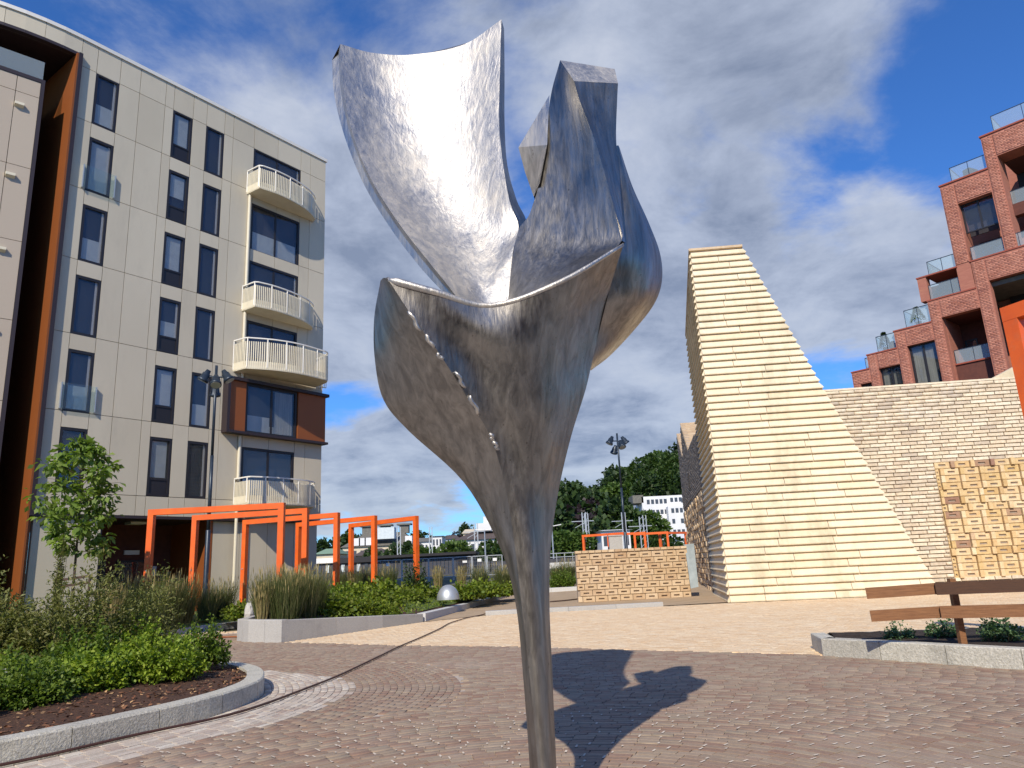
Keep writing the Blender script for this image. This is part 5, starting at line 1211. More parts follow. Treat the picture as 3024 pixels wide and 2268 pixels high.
for key, x, y, s, sz, lab in (
    ('bright', -5.15, 11.1, 1.0, 1.05, 'bright green leafy shrub nearest the rounded nose of the kerb'),
    ('bright2', -5.75, 10.3, 1.0, .95, 'low bright green shrub sprawling over bark mulch left of the kerb nose'),
    ('mid', -5.35, 12.4, 1.0, 1.1, 'dark leafed shrub behind the bright one by the kerb nose'),
    ('mid', -5.95, 9.3, .95, .95, 'deep green shrub with pale flower heads in the middle of the mulch bed'),
    ('bright2', -6.6, 9.6, 1.05, 1.0, 'yellowish green shrub with fading cream flowers in the left bed'),
    ('mid', -6.35, 8.4, .95, .85, 'dark green shrub at the lower left edge of the photo'),
    ('bright', -6.95, 8.9, 1.05, 1.0, 'glossy green shrub against the left edge of the photo'),
    ('mid', -6.5, 11.1, 1.1, 1.25, 'green shrub in front of the feathery olive bushes'),
    ('bright', -6.3, 12.2, 1.0, 1.2, 'fresh green shrub between the feathery bushes and the kerb nose'),
    ('bright2', -7.6, 10.0, 1.1, 1.2, 'broad green shrub half hidden behind the left front shrubs'),
    ('olive', -7.3, 11.8, 1.1, 1.0, 'feathery olive green bush in front of the small tree'),
    ('olive2', -8.1, 11.6, 1.1, 1.12, 'tall feathery olive bush at the left edge of the bed'),
    ('olive2', -7.6, 12.9, 1.1, 1.05, 'airy brownish green bush below the small tree crown'),
    ('olive', -8.7, 12.6, 1.15, 1.05, 'tall wispy bush touching the foot of the orange recess'),
    ('olive', -6.7, 12.9, .9, .85, 'small feathery bush beside the leafy shrubs in the bed'),
    ('olive2', -9.2, 13.6, 1.1, 1.15, 'hindmost feathery bush in front of the flats at the far left'),
    ('spire', -7.5, 12.3, 1., 1.0, 'thin upright spray of leaves rising above the olive bushes')):
    plant(key, 'shrub', (x, y, .28), lab, 'shrub', fg, s, sz)
# ornamental grasses
def grass_proto(key, h, r0, n, seed, straw=.3, m='grass_blade'):
    r = np.random.default_rng(seed); V = []; tone = []; V2 = []; t2 = []
    for i in range(n):
        a = r.uniform(0, 6.28); rr = r0*math.sqrt(r.random())*.55; b0 = np.array([math.cos(a)*rr, math.sin(a)*rr, 0]); hh = h*r.uniform(.55, 1.05); lean = r.uniform(.05, .5)*r0*1.6
        a2 = a+r.normal(0, .7); end = b0+np.array([math.cos(a2)*lean, math.sin(a2)*lean, hh]); mid = b0*.5+end*.5+np.array([0, 0, hh*.12]); w = r.uniform(.004, .008)
        s_ = np.array([math.cos(a2+1.57+r.normal(0, .6)), math.sin(a2+1.57), 0])*w
        V += [b0-s_, b0+s_, mid+s_*.8, mid-s_*.8, mid-s_*.8, mid+s_*.8, end+s_*.15, end-s_*.15]; q = r.random(); tone += [q, q]
        if r.random() < straw:
            e = end+np.array([math.cos(a2)*.03, math.sin(a2)*.03, h*.16]); s2 = s_*1.8; md = (end+e)/2; V2 += [end-s2*.3, end+s2*.3, md+s2, md-s2, md-s2, md+s2, e+s2*.2, e-s2*.2]; q = r.random(); t2 += [q, q]
    k = len(V)//4; me = make_mesh('blades', V, np.arange(4*k).reshape(-1, 4), mm[m], False, tone); k2 = len(V2)//4
    me2 = make_mesh('plumes', V2, np.arange(4*k2).reshape(-1, 4), mm['grass_straw'], False, t2) if k2 else None
    BUSH[key] = (me, me2, None)
def grass(key, x, y, z, s, lab, group='feathery ornamental grass clumps'):
    me, me2, _ = BUSH[key]; o = thing('ornamental_grass', (x, y, z), lab, 'grass clump', group, rz=random.uniform(0, 6.28)); o.scale = (s, s, s)
    for nm, q in (('blades', me), ('plumes', me2)):
        if q: c = bpy.data.objects.new(nm, q); COL.objects.link(c); c.parent = o
grass_proto('ga', 1.25, .62, 900, 31, .16); grass_proto('gb', 1.2, .55, 800, 32, .10); grass_proto('gc', 1.0, .25, 300, 33, .6, 'grass_straw')
def yx(sx, Yv): return Yp(sx, 1780, Yv)[0]
for key, sx, Yv, z, s, lab in (
    ('ga', 795, 21.3, .45, 1.0, 'tall grass clump behind the corner of the granite planter'), ('ga', 850, 21.2, .5, 1.0, 'dense grass clump in the middle of the granite planter front'), ('gb', 900, 21.9, .5, 1.05, 'grass clump between the planter corner and the leafy shrubs'), ('ga', 925, 23.3, .5, 1.0, 'grass clump in front of the fourth near orange frame'), ('ga', 870, 23.4, .5, 1.05, 'grass clump at the foot of the second orange frame right post'), ('gc', 776, 20.9, .45, .95, 'straw yellow grass clump at the left end of the granite planter'), ('gb', 820, 23.2, .5, 1.05, 'grass clump behind the others beside the cream pillar'),
    ('gb', 345, 23.0, .3, 1.15, 'dark grass clump left of the first orange frame'), ('ga', 400, 24.2, .3, 1.2, 'grass clump touching the leftmost orange post'), ('gb', 460, 24.0, .3, 1.2, 'grass clump right of the leftmost orange post'), ('ga', 500, 24.6, .3, 1.2, 'grass clump midway between the first two orange posts'), ('gb', 535, 25.5, .3, 1.2, 'grass clump just left of the second orange post'), ('gc', 330, 22, .3, 1.2, 'straw coloured grass clump beside the dark entrance'), ('gb', 612, 27.2, .3, .9, 'small grass clump at the foot of the left lamp post'), ('ga', 655, 28.2, .3, 1.0, 'small grass clump before the cream drainpipe'),
    ('gb', 1005, 34, .7, .95, 'grass clump left of the fifth orange frame'), ('gc', 1040, 34, .7, .95, 'pale grass clump inside the fifth orange frame'), ('gb', 1075, 34, .7, 1.0, 'grass clump by the right post of the fourth frame'), ('gb', 1145, 33, .7, 1.0, 'grass clump in front of the site fence panel'), ('gc', 1295, 34, .6, 1.05, 'straw plume clump behind the metal dome'), ('gc', 1365, 34, .55, 1.05, 'straw plume clump by the right end of the dark shed'), ('gb', 1420, 36, .5, 1.0, 'grass clump below the thin white street light'), ('ga', 1490, 37, .4, 1.0, 'grass clump beside the sculpture stem on its left'), ('gb', 1650, 48, .4, 1.0, 'grass clump right of the sculpture stem'), ('ga', 1680, 48, .4, 1.1, 'grass clump at the left end of the low perforated wall')):
    grass(key, yx(sx, Yv), Yv, z, s, lab)
i = 0
labs = ['lime green low shrub beside the tall grasses', 'second lime green shrub along the planter front', 'lime shrub drooping over the planter mulch', 'lime shrub left of the dark climber', 'lime shrub below the dark climber', 'lime shrub in the second row of the planter', 'lime shrub just left of the metal dome', 'lime shrub right of the metal dome', 'low lime shrub in front of the straw plumes', 'lime shrub by the white topped kerb', 'rear lime shrub near the sculpture stem', 'small lime shrub by the front of the lawn patch', 'lime shrub behind the tall grass clumps', 'lime shrub under the fifth orange frame', 'lime shrub before the site fence', 'lime shrub at the back of the planter row']
for (sx, Yv, z, s) in ((985, 23.9, .5, .95), (1040, 24.6, .5, .95), (1095, 24.3, .45, .8), (1135, 26.8, .55, .9), (1195, 28.6, .6, .9), (1080, 27.2, .65, 1.1), (1255, 31.5, .6, .85), (1378, 32.4, .55, 1.1), (1425, 34, .5, 1.1), (1462, 36, .45, 1.1), (1500, 38, .4, 1.0), (1142, 24.4, .4, .6), (975, 26, .7, 1.0), (1010, 28, .8, 1.1), (1120, 30, .75, 1.15), (1215, 31, .7, 1.05)):
    plant('yellow' if i % 2 else 'yellow2', 'shrub', (yx(sx, Yv), Yv, z-.12), labs[i], 'shrub', 'lime green shrubs in the granite planter', s); i += 1
plant('dark', 'shrub', (yx(1222, 31), 31, .6), 'dark pointed shrub at the foot of the narrow right orange post', 'shrub', None, .95, 1.25)
plant('mid', 'shrub', (yx(1668, 46.5), 46.5, .25), 'green bush between the sculpture stem and the low wall', 'shrub', None, 1.6)
plant('yellow', 'shrub', (yx(735, 27), 27, .3), 'green leafy plant below the cream pillar behind the boulder', 'shrub', None, 1.0)
plant('small', 'shrub', (5.75, 12.0, .23), 'smallest seedling shrub in the black soil, nearest the kerb corner', 'shrub', 'small plants in the black soil bed', .9)
plant('small', 'shrub', (6.35, 11.9, .23), 'young shrub left of the wooden fence post', 'shrub', 'small plants in the black soil bed', 1.1)
plant('small', 'shrub', (6.85, 11.2, .23), 'young shrub right of the wooden fence post', 'shrub', 'small plants in the black soil bed', 1.2)
plant('small', 'shrub', (7.05, 11.7, .23), 'rearmost young shrub under the fence rails', 'shrub', 'small plants in the black soil bed', 1.1)
# low creeping green on the planter lawn
n = 16000; c = np.c_[rng.uniform(-9, -.8, n), rng.uniform(21, 40, n)]; k = inpoly(c, [np.array(p) for p in PB]) & (rng.random(n) < np.interp(c[:, 1], [21, 26, 40], [1, .8, .5])); c = c[k]
Pz = np.interp(c[:, 1], [20, 24, 28, 42], [.42, .52, .62, .5]) - np.clip(.5-(c[:, 0]+3.6)*-.6, 0, .25)*0
dl, _ = dist_poly(c, resample(np.array([(-8.4, 24.4), (-7.85, 21.9), (-7.2, 20.85), (-6.3, 20.3), (-3.6, 25.2), (-1.2, 42)], float), .3)); Pz = .30+np.clip(np.abs(dl)*.3, 0, .38)
P = np.c_[c, Pz]; o = bpy.data.objects.new('ground_cover', leaf_mesh('ground_cover', P, rng.normal(0, .6, (len(P), 3))+[0, 0, .8], .09, mm['leaf_yellow'], 77, .7)); COL.objects.link(o); tag(o, 'low green ground cover between the planter shrubs', 'ground cover', kind='stuff')
n = 26000; c = np.c_[rng.uniform(-24, -7.5, n), rng.uniform(17, 40, n)]; LP = [np.array(p) for p in ((-11.6, 25.5), (-10.3, 28.1), (-8.0, 33), (-9, 41), (-20, 27.2), (-24, 22), (-22, 17), (-15.6, 17.1), (-13.0, 18.9), (-11.85, 21.4))]
c = c[inpoly(c, LP)]; P = np.c_[c, np.full(len(c), .20)+rng.random(len(c))*.1]; o = bpy.data.objects.new('grass', leaf_mesh('grass', P, rng.normal(0, .35, (len(P), 3))+[0, 0, 1], .12, mm['leaf_bright'], 78, .12)); COL.objects.link(o); tag(o, 'short grass of the bed below the flats', 'grass', kind='stuff')

# small tree with stake frame
def tree(name, loc, h, crown_z0, cw, trunk_r, nb, per, ls, lm, seed, label, group=None, bark='bark', layered=True, width=.55):
    r = np.random.default_rng(seed); o = thing(name, loc, label, 'tree', group); L0 = np.array(loc, float)
    tp = [L0+np.array([math.sin(z*1.3+seed)*.04*h*.2, math.cos(z*1.1)*.03*h*.2, z*h]) for z in np.linspace(0, .97, 8)]
    b = B().tube(tp, list(np.linspace(trunk_r, trunk_r*.2, 8)), 8); P = []; D = []
    for i in range(nb):
        t = i/(nb-1); z = crown_z0+(h-crown_z0)*t; a = i*2.4+r.uniform(-.4, .4); base = tp[0]*0+L0+np.array([0, 0, z]); base[:2] = np.array([np.interp(z, [p[2]-L0[2] for p in tp], [p[k] for p in tp]) for k in (0, 1)])
        L = cw*(math.sin(min(1, (t*.86+.14))*math.pi)**.6)*r.uniform(.65, 1.1)+.12*cw; rise = .35*(1-t)+.7*t
        end = base+np.array([math.cos(a)*L, math.sin(a)*L, L*rise*.6]); mid = (base+end)/2+np.array([0, 0, .10*L]); b.tube([base, mid, end], [trunk_r*.3, trunk_r*.2, trunk_r*.08], 5, False)
        for j in range(4):
            f = r.uniform(.35, 1.0); q = base*(1-f)+end*f+np.array([0, 0, .1*L*(1-f)]); cr_ = L*.33*r.uniform(.6, 1.2); m_ = per//4
            dv = r.normal(0, 1, (m_, 3)); dv /= np.linalg.norm(dv, axis=1)[:, None]; pp = q+dv*(r.random((m_, 1))**.5)*cr_*np.array([1, 1, .62]); P.append(pp); D.append(dv*.7+np.array([0, 0, -.35]))
    b.put('trunk', mm[bark], o, smooth=True); me = leaf_mesh('crown', np.vstack(P), np.vstack(D), ls, mm[lm], seed, width, org=L0); c = bpy.data.objects.new('crown', me); COL.objects.link(c); c.parent = o; return o
tb = Yp(213, 1790, 22.0); tree('young_tree', (tb[0], 22.0, .25), 5.55, 2.3, 1.05, .05, 30, 68, .22, 'leaf_tree', 4, 'slim young tree with light green leaves in front of the flats', width=.6)
st_ = thing('tree_stake', (tb[0], 21.9, .2), 'wooden stake frame supporting the slim young tree', 'tree stake')
for dx in (-.45, .5): B().bar((tb[0]+dx, 21.9, .2), (tb[0]+dx, 21.9, 1.95), .05).put('stake', mm['wood_dark'], st_)
for z in (1.75, 1.93): B().bar((tb[0]-.52, 21.87, z-.1), (tb[0]+.56, 21.87, z), .03, .07).put('crossbar', mm['wood_dark'], st_)

# metal dome, boulder, cabinet
c = np.array([yx(1320, 29), 29.5, .50]); R_ = .44; nu, nv_ = 28, 12; V = []
for j in range(nv_+1):
    el = j/nv_*math.pi/2
    for i in range(nu): a = 2*math.pi*i/nu; V.append(c+R_*np.array([math.cos(a)*math.cos(el), math.sin(a)*math.cos(el), 1.25*math.sin(el)]))
obj('steel_dome', V, [(j*nu+i, j*nu+(i+1) % nu, (j+1)*nu+(i+1) % nu, (j+1)*nu+i) for j in range(nv_) for i in range(nu)], mm['galv'], smooth=True, label='shiny metal dome half sunk among the lime green shrubs', cat='dome')
def rock(name, c, r, m, lab):
    V = []; rr = np.random.default_rng(5)
    for j in range(9):
        el = (j/8-.5)*math.pi
        for i in range(12): a = 2*math.pi*i/12; q = 1+rr.normal(0, .08); V.append(np.array(c)+q*np.array([math.cos(a)*math.cos(el)*r[0], math.sin(a)*math.cos(el)*r[1], math.sin(el)*r[2]]))
    obj(name, V, [(j*12+i, j*12+(i+1) % 12, (j+1)*12+(i+1) % 12, (j+1)*12+i) for j in range(8) for i in range(12)], mm[m], label=lab, cat='boulder')
rock('boulder', (yx(737, 24.5), 24.5, .55), (.16, .16, .34), 'granite_grey', 'upright grey boulder behind the left end of the granite planter')
o = B().box(Yp(1818, 1606, 55), (.95, .5, 1.1)).box(Yp(1818, 1606, 55)+np.array([0, 0, .58]), (1.05, .6, .08)).put('cabinet', mm['granite_grey']); tag(o, 'grey utility cabinet seen over the top of the low perforated wall', 'cabinet')
q = Yp(1735, 2045, 0.1) if False else None

# terrace plants on the red building
def conifer(loc, h, r, lab, seed, m='leaf_dark'):
    rr = np.random.default_rng(seed); n = 900; t = rr.random(n)**.7; a = rr.uniform(0, 6.28, n); R = r*(1-t)+.03; P = np.c_[np.cos(a)*R, np.sin(a)*R, .3+t*(h-.3)]
    o = thing('potted_tree', loc, lab, 'potted plant'); me = leaf_mesh('leaves', P, np.c_[np.cos(a), np.sin(a), np.full(n, .5)], .14, mm[m], seed, .5); c = bpy.data.objects.new('leaves', me); COL.objects.link(c); c.parent = o
    L = np.array(loc); B().tube([L, L+[0, 0, .35]], [.16, .22], 10).put('pot', mm['plant_pot'], o)
conifer(RP.at(ru(2.05), rz_(13.25)+.1, -.75), 1.5, .32, 'small dark conifer in a pot on the second lowest brick terrace', 3)
conifer(RP.at(ru(4.15), rz_(14.3)+.1, -.75), 1.45, .45, 'leafy yellow green potted plant on the third brick terrace', 4, 'leaf_yellow')
o = B().box(RP.at(ru(2.62), rz_(13.5)+.1, -.8), (.8, .4, .35)).tube([RP.at(ru(2.5), rz_(13.75), -.8), RP.at(ru(2.5), rz_(13.9), -.8)], .12, 8).put('planter_box', mm['plant_pot']); tag(o, 'dark planter box beside the conifer on the brick terrace', 'planter box')
o = B().box(RP.at(ru(8.35), rz_(22.55), -.9), (.9, .5, .7), rz=.4).put('terrace_chest', mm['shed_dark']); tag(o, 'grey box standing behind the glass of the upper brick terrace', 'box')

# ================================================================== behind the square: site fence, shed, town, hill
def bbox(nm, sx0, sx1, y_top, y_bot, Yv, dep, m, par, zb=None):
    a, c = Yp(sx0, y_top, Yv), Yp(sx1, y_top, Yv); zt = (a[2]+c[2])/2; zl = Yp((sx0+sx1)/2, y_bot, Yv)[2] if zb is None else zb
    return B().box(((a[0]+c[0])/2, Yv+dep/2, (zt+zl)/2), (c[0]-a[0], dep, zt-zl)).put(nm, mm[m], par)
sh = thing('site_shed', (yx(1270, 78), 78, .9), 'long dark flat roofed shed behind the wire fence panels', 'shed')
a, c = Yp(1100, 1652, 76), Yp(1400, 1641, 76); c[2] = a[2]+.1
w0, w1 = Yp(1100, 1650, 78), Yp(1398, 1640, 78); zt = w0[2]
B().box(((w0[0]+w1[0])/2, 81, (zt+.8)/2), (w1[0]-w0[0], 6, zt-.8)).put('walls', mm['shed_dark'], sh)
B().box(((w0[0]+w1[0])/2, 80.8, zt+.12), (w1[0]-w0[0]+.6, 7, .26)).put('roof', mm['window_dark'], sh)
for i in range(26): xx = w0[0]+(w1[0]-w0[0])*(i+.5)/26; B().box((xx, 77.97, zt-.95), (.05, .06, 1.7)).put('batten', mm['lamp_blue'], sh)
B().box((w1[0]-1.2, 77.95, zt-.9), (.9, .08, 1.7)).put('door', mm['window_dark'], sh)
B().box((w1[0]-.9, 77.9, zt-.75), (.45, .04, .22)).put('notice', mm['white_plain'], sh)
s2 = thing('site_office', (yx(1020, 80), 80, .9), 'dark low building with a white fascia and windows behind the orange frames', 'building')
w0, w1 = Yp(935, 1668, 80), Yp(1098, 1655, 80); zt2 = w0[2]+.1
B().box(((w0[0]+w1[0])/2, 83, (zt2+.6)/2), (w1[0]-w0[0], 6, zt2-.6)).put('walls', mm['shed_dark'], s2)
B().box((w0[0]+1.1, 79.9, zt2+.28), (2.3, .4, .5)).put('fascia', mm['white_plain'], s2)
B().box((w0[0]+4.2, 79.9, zt2+.2), (3.6, .4, .55)).put('fascia', mm['window_dark'], s2)
for i in range(7): B().box((w0[0]+.35+i*.82, 79.95, zt2-.6), (.35, .08, .75)).put('window', mm['blind' if i % 2 else 'window_far'], s2)
# wire fence panels
bar_x = [1109, 1188, 1267, 1340, 1395, 1440, 1486]
for i in range(6):
    p, q = Yp(bar_x[i], 1660, 66), Yp(bar_x[i+1]-3, 1656, 66); z1 = Yp(1109, 1657, 66)[2]; z0 = z1-1.62
    f = thing('fence_panel', (p[0], 66, .8), ['leftmost', 'second', 'third', 'fourth', 'fifth', 'rightmost'][i]+' galvanised wire site fence panel in front of the dark shed', 'fence panel', 'galvanised site fence panels')
    b = B(); b.bar((p[0], 66, .75), (p[0], 66, z1), .06); b.bar((q[0], 66, .75), (q[0], 66, z1), .06); b.bar((p[0], 66, z1), (q[0], 66, z1), .06); b.bar((p[0], 66, z0), (q[0], 66, z0), .06); b.put('frame', mm['galv'], f)
    b = B()
    for x in np.arange(p[0]+.15, q[0], .15): b.bar((x, 66, z0), (x, 66, z1), .008)
    for z in np.arange(z0+.25, z1, .3): b.bar((p[0], 66, z), (q[0], 66, z), .008)
    b.put('wire_mesh', mm['galv'], f)
    if i in (0, 4, 5): B().box(((p[0]+q[0])/2, 65.95, z1-.35), (.35, .03, .25)).put('notice', mm['white_plain'], f)
# right of the stem: concrete ramp wall and rails
o = B().box((yx(1665, 70)+.5, 70, 1.55), (7.0, .6, .5)).put('concrete_parapet', mm['granite_top']); tag(o, 'pale concrete parapet behind the bushes right of the sculpture stem', 'parapet')
rl = thing('guard_rail', (yx(1665, 72), 72, 2), 'thin metal railing on top of the concrete parapet', 'railing')
for z in (2.3, 2.65): B().bar((yx(1560, 72), 72, z), (yx(2010, 72), 72, z), .06).put('rail', mm['galv'], rl)
for sx in range(1580, 2010, 24): B().bar((yx(sx, 72), 72, 1.4), (yx(sx, 72), 72, 2.66), .05).put('post', mm['galv'], rl)
o = B().box((yx(1690, 90), 90, 1.6), (22, 6, 1.4)).put('dark_container', mm['shed_dark']); tag(o, 'dark container under the parapet behind the bushes', 'container')
# railway masts and street lights
def mast(sx, y_top, Yv, lab, arms=True, w=.12):
    zt = Yp(sx, y_top, Yv)[2]; x = yx(sx, Yv); zb = float(gz(x, Yv))-.2
    o = thing('railway_mast', (x, Yv, zb), lab, 'mast', 'pale steel railway masts'); B().bar((x-.22, Yv, zb), (x-.22, Yv, zt), w).bar((x+.22, Yv, zb), (x+.22, Yv, zt), w).put('leg', mm['galv'], o)
    b = B()
    for z in np.arange(zb+.5, zt, .8): b.bar((x-.22, Yv, z), (x+.22, Yv, z+.4), .05)
    b.put('lattice', mm['galv'], o)
    if arms: B().bar((x-1.6, Yv, zt-1.1), (x+1.2, Yv, zt-1.1), .09).bar((x-1.2, Yv, zt-1.9), (x, Yv, zt-1.3), .06).put('cantilever', mm['galv'], o)
mast(1180, 1556, 105, 'lattice mast before the grey roofed cream house', False); mast(1276, 1556, 120, 'slim mast between the shed and the white houses', False); mast(1413, 1545, 100, 'mast left of the thin white street light'); mast(1742, 1512, 95, 'mast pair left of the far orange frames'); mast(1749, 1515, 102, 'mast just behind the pair left of the far frames', False); mast(1862, 1512, 98, 'mast right of the tall dark lamp post'); mast(1915, 1525, 90, 'mast in front of the white flats'); mast(1925, 1520, 108, 'taller mast against the white flats', False)
def street_light(sx, y_top, Yv, lab):
    zt = Yp(sx, y_top, Yv)[2]; x = yx(sx, Yv); o = thing('street_light', (x, Yv, .5), lab, 'street light'); B().tube([(x, Yv, .3), (x, Yv, zt)], [.11, .06], 8).put('pole', mm['galv'], o)
    for s_ in (-1, 1): B().bar((x, Yv, zt-.05), (x+s_*1.1, Yv, zt+.1), .10, .08).put('lamp_arm', mm['white_plain'], o)
street_light(1439, 1564, 85, 'thin pale street light with twin arms left of the sculpture stem'); street_light(1643, 1552, 88, 'thin pale street light right of the sculpture stem')
# far houses
def house(name, sx0, sx1, y_ridge, y_eave, y_base, Yv, dep, wallm, roofm, label, hip=.25, wins=None, base_z=None):
    a, c = Yp(sx0, y_eave, Yv), Yp(sx1, y_eave, Yv); ze = (a[2]+c[2])/2; zr = Yp((sx0+sx1)/2, y_ridge, Yv)[2]; zb = Yp((sx0+sx1)/2, y_base, Yv)[2]-6; x0, x1 = a[0], c[0]; Lx = x1-x0
    o = thing(name, ((x0+x1)/2, Yv+dep/2, zb), label, 'house')
    B().box(((x0+x1)/2, Yv+dep/2, (ze+zb)/2), (Lx, dep, ze-zb)).put('walls', mm[wallm], o)
    e_ = .5; V = [(x0-e_, Yv-e_, ze), (x1+e_, Yv-e_, ze), (x1+e_, Yv+dep+e_, ze), (x0-e_, Yv+dep+e_, ze), (x0+Lx*hip, Yv+dep/2, zr), (x1-Lx*hip, Yv+dep/2, zr)]
    obj('roof', V, [(0, 1, 5, 4), (1, 2, 5), (2, 3, 4, 5), (3, 0, 4), (3, 2, 1, 0)], mm[roofm], o)
    if wins:
        nx_, rows = wins
        for j in range(rows):
            for i in range(nx_): B().box((x0+Lx*(i+.5)/nx_, Yv-.04, ze-1.6-3.0*j), (min(1.2, Lx/nx_*.5), .1, 1.5)).put('window', mm['window_far'], o)
    return o, x0, x1, ze, zr
o, x0, x1, ze, zr = house('cream_house', 1012, 1222, 1568, 1612, 1640, 175, 16, 'cream_wall', 'slate_roof', 'cream house with a large grey roof seen through the orange frames', .22, (9, 2))
for f_ in (.25, .52, .80): cx_ = x0+(x1-x0)*f_; B().box((cx_, 183, zr+.6), (2.2, 2, 2.0)).box((cx_, 183, zr+1.7), (3.4, 3, .35)).put('roof_vent', mm['slate_roof'], o)
B().box((x0+(x1-x0)*.58, 176, ze+2.8), (5.0, 3, 2.6)).put('skylight', mm['blind'], o)
for f_ in (.2, .28, .36, .93): B().box((x0+(x1-x0)*f_, 176.2, ze+1.1), (1.6, 3, 1.7)).put('dormer', mm['white_wall'], o)
house('green_roof_house', 935, 992, 1618, 1636, 1650, 150, 10, 'cream_wall', 'copper_green', 'small house with a pale green roof behind the flats corner', .15)
house('dark_roof_house', 1050, 1130, 1618, 1640, 1650, 120, 8, 'cream_wall', 'brown_roof', 'dark roofed hut between the two near orange posts', .2)
o, x0, x1, ze, zr = house('brown_roof_house', 1345, 1510, 1562, 1592, 1640, 150, 14, 'white_wall', 'brown_roof', 'white house with a wide brown roof left of the sculpture stem', .3, (8, 2))
B().box((x0+(x1-x0)*.72, 156, zr+1.2), (5, 4, 3)).put('roof_block', mm['white_wall'], o); B().box((x0+(x1-x0)*.5, 155, zr+.6), (3, 3, 1.5)).put('roof_block', mm['white_wall'], o)
house('white_house', 1222, 1275, 1585, 1600, 1625, 210, 14, 'white_wall', 'slate_roof', 'low white house half hidden by trees behind the shed', .1, (5, 2)); house('white_house', 1276, 1305, 1580, 1583, 1625, 200, 10, 'white_wall', 'white_wall', 'boxy white house beside the slim mast', .4, (3, 2)); house('white_house', 1305, 1352, 1578, 1592, 1625, 215, 10, 'white_wall', 'brown_roof', 'white house with a dark roof in the middle distance', .2, (4, 2))
house('white_house', 1368, 1400, 1560, 1575, 1600, 230, 12, 'cream_wall', 'cream_wall', 'cream gabled house behind the brown roof', .05, (3, 1))
house('white_house', 1660, 1728, 1545, 1552, 1590, 150, 12, 'white_wall', 'white_wall', 'low white building under the dark trees right of the stem', .1); house('white_house', 1775, 1860, 1560, 1566, 1620, 120, 10, 'white_wall', 'white_wall', 'white building framed by the far orange frames', .2, (4, 1))
house('white_house', 1990, 2045, 1570, 1590, 1630, 110, 10, 'white_wall', 'white_wall', 'white gabled house by the tower foot', .4)
# white flats on the hillside
wf_ = thing('white_flats', (yx(1960, 210), 218, 8), 'white modern block of flats in front of the wooded hill', 'building')
p0, p1 = Yp(1895, 1478, 210), Yp(2045, 1463, 210); z1 = p1[2]+.3; zb = Yp(1950, 1600, 210)[2]-8
B().box(((p0[0]+p1[0])/2, 218, (z1+zb)/2), (p1[0]-p0[0], 16, z1-zb)).put('walls', mm['white_wall'], wf_)
B().box((p0[0]+(p1[0]-p0[0])*.62, 209, (z1+zb)/2-1.6), ((p1[0]-p0[0])*.33, 4, z1-zb-3.2)).put('stair_tower', mm['white_wall'], wf_)
for j in range(5):
    for i in range(12):
        x = p0[0]+(p1[0]-p0[0])*(i+.5)/12; yy = 209.95 if not (.46 < (i+.5)/12 < .78) else 206.95
        if (i*7+j*3) % 11 != 0: B().box((x, yy, z1-1.5-2.9*j), (.8, .12, 1.2)).put('window', mm['window_far'], wf_)
for j in range(4): B().box((p1[0]-1.3, 209.2, z1-2.6-2.9*j), (2.6, 1.5, .9)).put('balcony', mm['white_wall'], wf_)
B().box((p0[0]-1, 214, z1-.6), (3.0, 8, 2.2)).put('slate_block', mm['slate_roof'], wf_)
# wooded hill
ridge = [(1560, 1560), (1630, 1478), (1690, 1476), (1730, 1490), (1765, 1450), (1800, 1428), (1850, 1412), (1900, 1402), (1950, 1388), (1990, 1372), (2040, 1362), (2140, 1330), (2300, 1260), (2600, 1240), (2900, 1300)]
rx_ = [p[0] for p in ridge]; ry_ = [p[1] for p in ridge]
def hill_z(x, y):
    """height of the wooded slope: rises from 235 m to the ridge at about 380 m"""
    px_ = 1512+FPX*x/y*1.02; sy = np.interp(1512+FPX*x/380*1.0, rx_, ry_); zr_ = (1652-sy)/FPX*380*1.02+1.6-7
    t = np.clip((y-225)/150, 0, 1); return zr_*np.sin(t*math.pi/2)*np.clip((y-200)/30, 0, 1)+np.clip((y-380)/200, 0, 1)*8
hx, hy = np.meshgrid(np.linspace(8, 330, 60), np.linspace(215, 620, 34)); hzv = hill_z(hx, hy); hzv = np.maximum(hzv, -1)
obj('hill', np.stack([hx, hy, hzv], -1).reshape(-1, 3), np.array([(j*60+i, j*60+i+1, (j+1)*60+i+1, (j+1)*60+i) for j in range(33) for i in range(59)]), mm['leaf_dark'], kind='structure', smooth=True)
def crown_proto(seed, m, n=1500, rr=(1, 1, 1.05), ls=.20):
    r = np.random.default_rng(seed); k = 16; c = r.normal(0, 1, (k, 3)); c /= np.linalg.norm(c, axis=1)[:, None]; c *= r.uniform(.3, .78, (k, 1)); c[:, 2] = c[:, 2]*.8+.05; R = r.uniform(.28, .46, k)
    i = r.integers(0, k, n); dv = r.normal(0, 1, (n, 3)); dv /= np.linalg.norm(dv, axis=1)[:, None]; P = (c[i]+dv*(R[i]*r.uniform(.75, 1.06, n))[:, None])*np.array(rr)
    me = leaf_mesh('crown', P, dv+r.normal(0, .5, (n, 3)), ls, mm[m], seed, .9, fold=.1); return me
b = B().tube([(0, 0, -1.6), (.03, 0, -.6), (0, .03, .2)], [.09, .07, .03], 7)
for k in range(5): b.tube([(0, 0, -.7+k*.12), (math.cos(k*1.3)*.5, math.sin(k*1.3)*.5, .0+k*.1)], [.04, .015], 5, False)
TRK = make_mesh('trunk', b.v, b.f, mm['bark_dark'], True)
